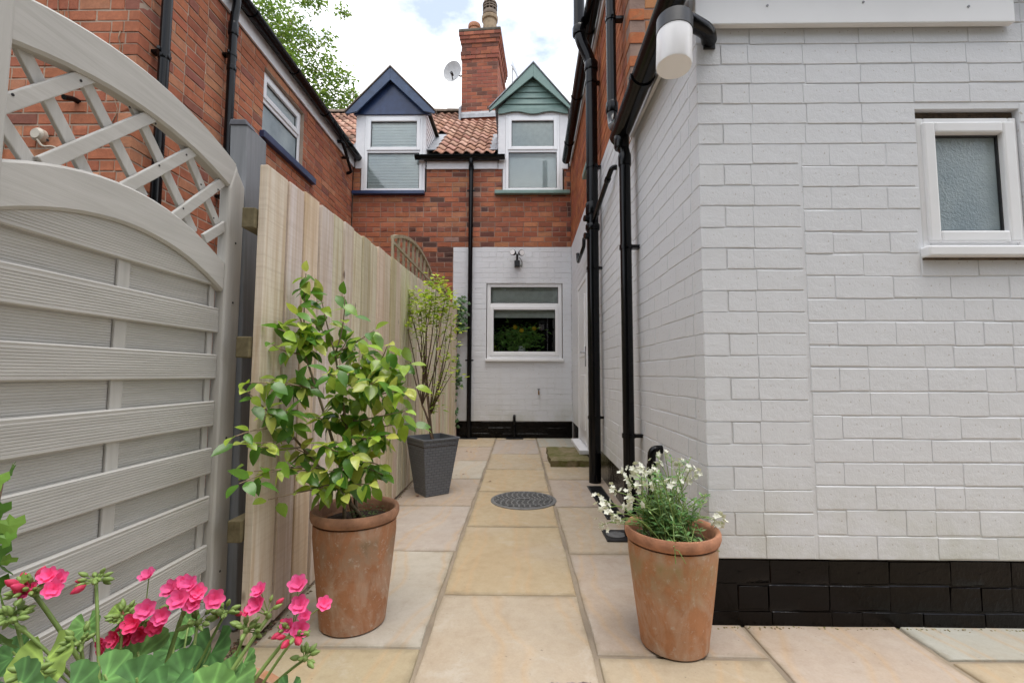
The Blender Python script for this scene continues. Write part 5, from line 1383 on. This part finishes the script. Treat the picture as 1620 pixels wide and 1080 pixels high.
heads = [(985,752,-.05),(1000,742,.0),(1010,772,-.08),(1022,752,.02),(1040,735,.06),(1052,718,.05),(1075,732,.08),(1092,742,.0),(1102,750,.05),(956,803,-.1),(966,815,-.12),(978,822,-.1),(948,790,-.05),(990,782,-.1),(1000,795,-.12),(1030,765,-.06),(1062,770,-.1),(1035,745,-.02),(972,776,-.03),(1132,822,-.05),(1144,828,-.02),(1015,745,.05),(1070,752,.0),(952,830,-.12),(1085,755,.06),(994,765,.02)]
sm = MB()
for hx, hy, dy in heads:
    e = at(hx, hy, P2[1] + dy); b0 = Wp + Vector((random.gauss(0, .05), random.gauss(0, .05), 0))
    mid = b0.lerp(e, .5) + Vector((0, 0, .06 if hy < 800 else .09)); pts = bez(b0, mid, e, 6)
    sm.tube(pts, [.0024 - .0002*i for i in range(7)], 4)
    for j in range(9):
        t = random.uniform(.25, .95); q = t*6; i = min(5, int(q)); p = pts[i].lerp(pts[i+1], q-i); a = random.uniform(0, 6.28)
    place('flower_head', random.choice(wm), Matrix.Translation(e) @ Matrix.Rotation(random.uniform(0, 6), 4, 'Z') @ Matrix.Scale(random.uniform(.75, 1.15), 4), wf_)
lf = MB()
for k in range(120):
    b0 = Wp + Vector((random.gauss(-.01, .055), random.gauss(-.02, .055), 0)); tx = random.gauss(1048, 34); ty = 845 - abs(random.gauss(0, 1))*42 - (20 if tx > 1000 else 0)
    e = at(max(965, min(1118, tx)), max(722, min(826, ty)), P2[1] + (random.gauss(0, .07) if ty < 790 else random.uniform(-.05, .08))); pts = bez(b0, b0.lerp(e, .5) + Vector((0, 0, .04)), e, 5)
    sm.tube(pts, .0017, 4)
    n = 15
    for j in range(n):
        t = random.uniform(.1, 1); q = t*5; i = min(4, int(q)); p = pts[i].lerp(pts[i+1], q-i); a = random.uniform(0, 6.28)
        v, f = leaf_geo(random.uniform(.018, .036), random.uniform(.007, .012), 2, .1, .2)
        c = (.14, .29, .09) if random.random() < .55 else (.29, .44, .19)
        lf.add(v, f, frame_dir(p, (math.cos(a), math.sin(a), random.uniform(.0, .9)), (0, -.3, 1)), jit(c, .22))
sm.build('stems', M_STALK, wf_, smooth=True, recalc=False)
lf.build('foliage', M_LEAF_S, wf_, smooth=True, recalc=False)

# geranium (pelargonium) near the camera, its pot just below the frame
random.seed(77)
GP_ = Vector((-.70, .93, 0))
t = thing('terracotta_bowl', (GP_.x, GP_.y, 0), 'wide terracotta bowl under the pink geranium at the near left', 'plant pot')
MB().lathe([(.16, .0), (.17, .01), (.22, .24), (.235, .245), (.235, .285), (.21, .285), (.20, .22)], (GP_.x, GP_.y, 0), 40).build('body', M_TERRA, t, angle=45)
MB().lathe([(.205, .235), (.205, .25), (.10, .262), (.01, .265)], (GP_.x, GP_.y, 0), 30).build('soil', M_COMPOST, t)
ge = thing('geranium_plant', (GP_.x, GP_.y, .25), 'bright pink flowering geranium with round scalloped leaves in front of the gate', 'plant')
def ger_leaf(Rr):
    """round leaf of seven scalloped lobes with sunken veins"""
    v = [(0, 0, 0)]; f = []; n = 57; rings = 4; sp = math.pi*.90
    ph = random.uniform(-.3, .3)
    for r in range(1, rings+1):
        q = (.3, .6, .86, 1.0)[r-1]
        for k in range(n):
            th = -sp + 2*sp*k/(n-1); u = th/sp*3.5          # seven lobes
            lob = abs(math.cos(u*math.pi)) ; scal = abs(math.sin(u*math.pi*3))
            edge = .87 + .10*lob**.7 + .035*scal
            rad = Rr*q*(1 if r < 3 else (.5 + .5*edge if r == 3 else edge))
            z = .22*Rr*q*q + .05*Rr*q*(1-lob) + .05*Rr*q*q*math.sin(th*3+ph) - .20*Rr*q**3*max(0, math.cos(th)) + random.uniform(-.008, .008)*Rr
            v.append((rad*math.sin(th), rad*math.cos(th), z))
    for k in range(n-1): f.append((0, 1+k, 2+k))
    for r in range(rings-1):
        for k in range(n-1): a = 1 + r*n + k; f.append((a, a+n, a+n+1, a+1))
    return v, f
gm = []
for k in range(4):
    v, f = ger_leaf(.055); mb = MB().add(v, f)
    for x, y, z in v:
        q = math.hypot(x, y)/.055; u = math.atan2(x, y)/(math.pi*.90)*3.5; d = abs((u+.5) % 1 - .5)
        kk = .58 + .34*math.exp(-(d*max(q, .2)/.06)**2) - .14*math.exp(-((q-.6)/.12)**2) + random.uniform(-.03, .03); mb.c.append((kk, kk, kk))
    gm.append(mb.mesh('leaf', M_GLEAF, smooth=True))
base = GP_ + Vector((0, 0, .26))
gl_ = [(70,1038,.90,1.05,.5),(218,1030,.96,1.2,.45),(334,1024,1.02,1.05,.5),(165,1066,.88,.95,.4),(216,1072,.86,.85,.4),(292,1060,.92,.95,.45),(136,982,1.02,.62,.4),(368,1070,.96,.85,.4),(30,1078,.82,.9,.4),(110,1082,.84,.9,.5),(260,1090,.84,.9,.4),(300,978,1.08,.55,.6),(385,1040,1.06,.6,.5),(200,1000,1.08,.8,.6),(455,1086,.96,.6,.4),(330,1092,.88,1.0,.4),(20,1030,1.02,.8,.5),(275,1020,1.08,.8,.6),(190,960,1.1,.45,.5)]
for px, py, yy, s, tilt in gl_:
    p = at(px, py, yy); a = random.uniform(-.8, .8)
    nrm = Vector((random.uniform(-.40, .40), -tilt - .35 - random.random()*.45, .85)).normalized(); a *= 2.6; d = Vector((math.sin(a), -math.cos(a)*.6, math.cos(a)*.6*(-1 if a*a < 2 else 1)))
    r = random.random(); c = (.16, .38, .11) if r < .45 else ((.26, .55, .15) if r < .85 else (.42, .62, .12))
    place('leaf', random.choice(gm), frame_dir(p + Vector((0, 0, -.012)), d, nrm) @ Matrix.Scale(s*.98, 4), ge, jit(c, .12))
    MB().tube(bez(base + Vector((random.uniform(-.08, .08), random.uniform(-.05, .05), 0)), base.lerp(p, .6) + Vector((0, 0, -.03)), p, 5), .0022, 5).build('leaf_stalk', M_STALK, ge, smooth=True)
fm = []
for k in range(4): 
    b = petal_flower(6, .0215, .55, 1.05, M_PETAL, '', True); fm.append(b.mesh('flower', M_PETAL, smooth=True))
bm_ = MB().lathe([(.0012, 0), (.0042, .004), (.0046, .009), (.0026, .015), (.0004, .018)], (0, 0, 0), 7).mesh('bud', M_STALK, True)
bp_ = MB().lathe([(.0012, 0), (.0055, .005), (.006, .012), (.003, .018), (.0004, .021)], (0, 0, 0), 8).mesh('bud', M_PETAL, True)
def stalk_head(px, py, yy, stalk_r=.0042):
    p = at(px, py, yy); b0 = base + Vector((random.uniform(-.1, .1), random.uniform(-.06, .06), 0)); b0.x = lerp(b0.x, p.x, .45)
    h = MB().tube(bez(b0, b0.lerp(p, .55) + Vector((0, 0, .02)), p, 7), stalk_r, 7)
    h.lathe([(.001, -.006), (.007, -.001), (.006, .005), (.001, .008)], tuple(p), 8)
    return p, h.build('flower_head', M_STALK, ge, smooth=True)
def flower(px, py, yy, head, hp, s=1.0, dark=False):
    p = at(px, py, yy); d = (p - hp).normalized()*.7 + Vector((random.uniform(-.2, .2), -.75, .35)); d.normalize()
    c = (.97, .17, .43) if not dark else (.93, .08, .24)
    place('flower', random.choice(fm), frame_dir(p, d.orthogonal(), d) @ Matrix.Rotation(random.uniform(0, 6), 4, 'Z') @ Matrix.Scale(s, 4), head, jit(c, .12))
    MB().tube(bez(hp, hp.lerp(p, .5) + Vector((0, 0, .006)), p - d*.002, 4), .0013, 4).build('pedicel', M_STALK, head, smooth=True)
def buds(hp, head, n, pinkn, spread=.022, up=.012):
    for k in range(n):
        d = Vector((random.gauss(0, 1), random.gauss(-.2, .8), random.uniform(-.35, 1.0))).normalized(); p = hp + d*random.uniform(.4, 1)*spread + Vector((0, 0, up*.3))
        place('bud', bp_ if k < pinkn else bm_, frame_dir(p, d.orthogonal(), d) @ Matrix.Scale(random.uniform(.8, 1.3), 4), head, (.70, .06, .13) if k < pinkn else None)
        MB().tube([hp, p], .0011, 3).build('pedicel', M_STALK, head)
for (hx, hy, hyy), fl, nb in (
    ((228, 985, .99), [(168,1018,.96,1.1,1),(185,1008,.95,1.0,1),(212,985,.95,1.15,1),(232,965,.95,1.15,0),(255,975,.96,1.0,0),(235,912,1.0,1.0,0),(222,1000,.97,1.0,1),(246,990,.97,1.0,1),(205,1005,.96,1.0,1)], 10),
    ((292, 962, 1.01), [(272,932,.98,1.1,0),(285,948,.97,1.2,0),(300,925,.99,1.0,0),(312,938,.99,1.1,0),(338,948,1.0,1.2,0),(305,955,.98,1.0,0),(290,925,1.0,1.1,0)], 10),
    ((425, 975, 1.02), [(408,958,1.0,1.2,0),(412,935,1.01,1.0,0),(396,965,1.01,.8,1)], 4),
    ((462, 1000, 1.02), [(472,926,1.0,1.2,0),(474,958,.99,1.15,0),(512,956,1.02,.95,0),(456,990,1.0,.9,0),(474,995,.99,1.1,0),(482,975,1.01,.8,0)], 8),
    ((55, 940, .94), [(78,912,.93,1.0,0),(92,916,.94,1.0,0),(84,932,.92,1.0,0),(52,930,.93,.7,0),(40,938,.92,.7,0)], 26)):
    hp, head = stalk_head(hx, hy, hyy)
    for fx, fy, fyy, s, dk in fl: flower(fx, fy, fyy, head, hp, s*.82, dk)
    buds(hp + Vector((0, -.01, .01)), head, nb, nb//3)
for px, py, yy, n, pn in ((152,912,.98,16,2),(22,965,.92,18,0),(127,1012,.93,14,0),(195,972,.96,22,0),(356,964,1.03,20,2),(390,992,1.0,18,0),(482,1036,1.0,12,0),(48,1060,.86,12,0),(468,1000,.99,10,3),(312,980,1.0,12,0),(338,1062,.97,10,0),(20,975,.9,14,0)):
    hp, head = stalk_head(px, py+6, yy, .003); buds(hp, head, n, pn, .019)

# ivy on the gate's near stile and on the far wall
random.seed(31)
def ivy_leaf(s):
    pts = [(0, 0), (.28, -.12), (.55, .12), (.32, .32), (.42, .62), (.18, .58), (0, 1.0), (-.18, .58), (-.42, .62), (-.32, .32), (-.55, .12), (-.28, -.12)]
    v = [(0, .3*s, .05*s)] + [(x*s, y*s, -.06*s*abs(x) + random.uniform(-.02, .02)*s) for x, y in pts]
    return v, [(0, 1+i, 1+(i+1) % 12) for i in range(12)]
ivm = []
for k in range(3):
    v, f = ivy_leaf(.05); ivm.append(MB().add(v, f).mesh('leaf', M_LEAF))
iv = thing('ivy', (-1.10, .95, 0), 'dark green ivy stems climbing beside the gate at the left edge', 'ivy')
ivp = [at(-22, 1050, .93), at(-14, 930, .95), at(-10, 830, .95), at(4, 762, .96)]
MB().tube([Vector((ivp[0].x, ivp[0].y, 0)), *ivp], .0025, 6).build('stem', M_BARK, iv, smooth=True)
for px, py, s in ((14,748,.8),(4,765,.9),(28,835,.95),(5,812,.9),(18,855,.6),(4,880,1.0),(12,905,.9),(3,930,1.0),(30,918,.6),(6,960,1.0),(16,890,.7),(2,850,.8),(8,990,1.0),(10,1020,1.0)):
    p = at(px, py, .95 + random.uniform(-.03, .02)); a = random.uniform(-1.4, 1.4)
    place('leaf', random.choice(ivm), frame_dir(p, (math.sin(a), -.2, .3*math.cos(a)), (random.uniform(-.3, .3), -1, .5)) @ Matrix.Scale(s, 4), iv, jit((.13, .28, .06) if random.random() < .5 else (.24, .42, .09), .2))
iv2 = thing('ivy', (-.96, 7.2, 0), 'thin ivy strand hanging on the white far wall beside the fence end', 'ivy')
st = [at(722, 690, 7.15), at(719, 600, 7.15), at(722, 540, 7.15), at(728, 480, 7.15)]
MB().tube(st, .005, 5).build('stem', M_BARK, iv2)
fo = MB()
for k in range(150):
    q = random.random()
    if q < .62: px, py = random.gauss(729, 5.5), random.uniform(468, 525)
    elif q < .8: px, py = random.gauss(722, 3), random.uniform(570, 610)
    else: px, py = random.gauss(721, 2.5), random.uniform(520, 680)
    p = at(px, py, 7.15 + random.uniform(-.06, .06)); v, f = ivy_leaf(.06); a = random.uniform(0, 6.28)
    fo.add(v, f, frame_dir(p, (math.sin(a), -.2, -.6), (0, -1, .5)), jit((.06, .14, .035), .3))
fo.build('foliage', M_LEAF_S, iv2, recalc=False)

# yellow flowers in a vase inside the back window; leaves stand in for the reflected garden
random.seed(8)
vz = thing('flower_vase', (.05, YB+.38, 1.25), 'vase of yellow flowers and greenery inside the far white window', 'vase')
MB().lathe([(.05, 1.25), (.07, 1.33), (.055, 1.45), (.06, 1.47)], (.05, YB+.38, 0), 18).build('vase', M_OPAL, vz, smooth=True)
MB().box(-.75, .95, YB+.23, YB+.56, 1.21, 1.249).build('window_shelf', M_PVC, bh, bevel=.004)
fo = MB()
for k in range(700):
    c = Vector((.05 + random.gauss(0, .17) - (.25 if k % 3 == 0 else 0), YB+.40 + random.gauss(0, .07), 1.60 + random.gauss(0, .12) - (.03 if k % 3 == 0 else 0))); a = random.uniform(0, 6.28)
    if c.y < YB+.22: c.y = YB+.25
    v, f = leaf_geo(.09, .03, 2); fo.add(v, f, frame_dir(c, (math.cos(a), math.sin(a)*.5, random.uniform(-.6, .6)), (0, -1, .4)), jit((.22, .40, .09), .5))
fo.build('foliage', M_LEAF_S, vz, recalc=False)
ym = petal_flower(9, .042, .25, .6, None, '').mesh('flower', M_YPETAL, True)
for px, py in ((815, 518), (825, 523), (845, 520)):
    p = at(px, py, YB+.27); place('flower', ym, frame_dir(p, (1, 0, 0), (0, -1, .3)), vz)

# tree behind the left house
random.seed(64)
tx, ty = -10.2, 15.5
tr = thing('ash_tree', (tx, ty, 0), 'tall light green leafy tree rising behind the left brick house', 'tree')
trunk = [Vector((tx, ty, 0)), Vector((tx+.1, ty, 3)), Vector((tx+.3, ty-.1, 6)), Vector((tx+.5, ty-.1, 9)), Vector((tx+.7, ty, 12))]
MB().tube(trunk, [.34, .28, .23, .17, .08], 12).build('trunk', M_BARK2, tr, smooth=True)
clumps = []
for px, py, d, rr, n in ((425,20,14.5,.8,230),(440,60,14.4,.8,260),(455,95,14.2,.7,200),(470,125,14.1,.6,150),(430,-10,14.6,.9,200),(470,40,14.4,.6,110),(490,70,14.2,.5,80),(500,110,14.0,.65,150),(525,115,13.9,.5,90),(500,150,14.0,.6,150),(535,145,13.9,.5,100),(560,148,13.8,.3,45),(548,120,13.9,.35,45),(478,150,14.1,.6,140),(515,160,14,.6,120),(520,60,14.2,.35,40),(505,5,14.5,.3,35),(540,15,14.4,.28,22),(548,20,14.3,.15,12),(495,-15,14.5,.5,80),(480,0,14.4,.4,50),(520,90,14.1,.3,35),(470,170,14.2,.6,120),(540,172,13.9,.5,70)):
    clumps.append((at(px, py, d), rr, n))
for k in range(46):
    u = Vector((random.gauss(0, 1), random.gauss(0, 1), random.gauss(0, 1))).normalized()*random.uniform(.5, 1)
    c = Vector((tx - .2, ty+.5, 11.0)) + Vector((u.x*2.9, u.y*2.9, u.z*3.6))
    clumps.append((c, random.uniform(.6, 1.0), 150))
crown = MB(); bb = MB()
for c, rr, n in clumps:
    b0 = trunk[2].lerp(trunk[4], random.uniform(.1, .9))
    bb.tube(bez(b0, b0.lerp(c, .6) + Vector((0, 0, .5)), c, 6), [.05, .036, .024, .016, .011, .008, .005], 5)
    for j in range(3):
        e = c + Vector((random.gauss(0, rr*.5), random.gauss(0, rr*.5), random.gauss(-.1, rr*.4))); bb.tube([c, c.lerp(e, .5) + Vector((0, 0, .05)), e], [.010, .007, .004], 4)
    tone = random.uniform(.75, 1.25)
    for j in range(int(n*1.7)):
        p = c + Vector((random.gauss(0, rr*.42), random.gauss(0, rr*.42), random.gauss(-.05, rr*.36))); a = random.uniform(0, 6.28)
        s = random.uniform(.11, .19); col_ = (.17*tone, .27*tone, .055*tone) if random.random() < .7 else (.28*tone, .38*tone, .07*tone)
        v = [(0, 0, 0), (s*.24, s*.5, .02), (0, s, -.01), (-s*.24, s*.5, .02)]
        crown.add(v, [(0, 1, 2, 3)], frame_dir(p, (math.cos(a), math.sin(a), random.uniform(-.7, .3)), (random.uniform(-.6, .6), random.uniform(-.6, .6), 1)), col_)
bb.build('branches', M_BARK2, tr, smooth=True, recalc=False)
crown.build('crown', M_LEAF_S, tr, recalc=False)

# unseen garden trees behind camera, mirrored in windows, placed to darken the front wall
random.seed(99)
def unseen_garden_tree(x, y, h, r, label):
    t = thing('unseen_garden_tree', (x, y, 0), label, 'tree', 'garden trees mirrored in the windows')
    MB().tube([(x, y, 0), (x+.1, y, h*.35), (x, y+.1, h*.7)], [.22, .17, .08], 10).build('trunk', M_BARK2, t, smooth=True)
    cr = MB()
    for k in range(70):
        u = Vector((random.gauss(0, 1), random.gauss(0, 1), random.gauss(0, 1))).normalized()*random.uniform(.35, 1)**.6
        c = Vector((x + u.x*r, y + u.y*r*.6, h*.55 + u.z*h*.45)); tone = random.uniform(.7, 1.2)
        for j in range(75):
            p = c + Vector((random.gauss(0, .32), random.gauss(0, .25), random.gauss(0, .3))); a = random.uniform(0, 6.28); s_ = random.uniform(.26, .46)
            if p.z < .05: p.z = .05 + random.random()*.3
            cr.add([(0, 0, 0), (s_*.3, s_*.5, .03), (0, s_, -.02), (-s_*.3, s_*.5, .03)], [(0, 1, 2, 3)], frame_dir(p, (math.cos(a), math.sin(a), random.uniform(-.7, .4)), (random.uniform(-.7, .7), random.uniform(-.7, .7), 1)), (.075*tone, .14*tone, .03*tone))
    cr.build('crown', M_LEAF_S, t, recalc=False)
for x, y, h, r, lb in ((-4.6, -3.7, 6.2, 1.9, 'broad garden tree at the left behind the viewpoint'), (-1.3, -3.9, 6.8, 2.0, 'garden tree straight behind the viewpoint'), (2.1, -3.6, 6.6, 2.0, 'garden tree behind the viewpoint facing the white wall'), (5.4, -3.4, 6.6, 2.0, 'garden tree at the right behind the viewpoint')):
    unseen_garden_tree(x, y, h, r, lb)

hg = thing('unseen_hedge', (.4, -5.6, 0), 'tall dense garden hedge closing the garden behind the viewpoint', 'hedge')  # added out of view to close bright sky gaps in window reflections
MB().box(-8, 9, -6.0, -5.3, 0, 3.9).build('hedge_core', simple('dark_hedge_core', (.03, .045, .015), .95, 6, .4, .4), hg)
hl = MB()
for k in range(9000):
    p = Vector((random.uniform(-8, 9), -5.3 + random.gauss(0, .10), random.uniform(0, 4.1))); a = random.uniform(0, 6.28); s_ = random.uniform(.10, .2)
    if k % 4 == 0: p = Vector((p.x, random.uniform(-6, -5.3), 3.95 + random.gauss(0, .1)))
    hl.add([(0, 0, 0), (s_*.3, s_*.5, .02), (0, s_, -.02), (-s_*.3, s_*.5, .02)], [(0, 1, 2, 3)], frame_dir(p, (math.cos(a), .3, math.sin(a)), (random.uniform(-.5, .5), 1, random.uniform(-.2, 1))), jit((.08, .15, .035), .3))
hl.build('foliage', M_LEAF_S, hg, recalc=False)
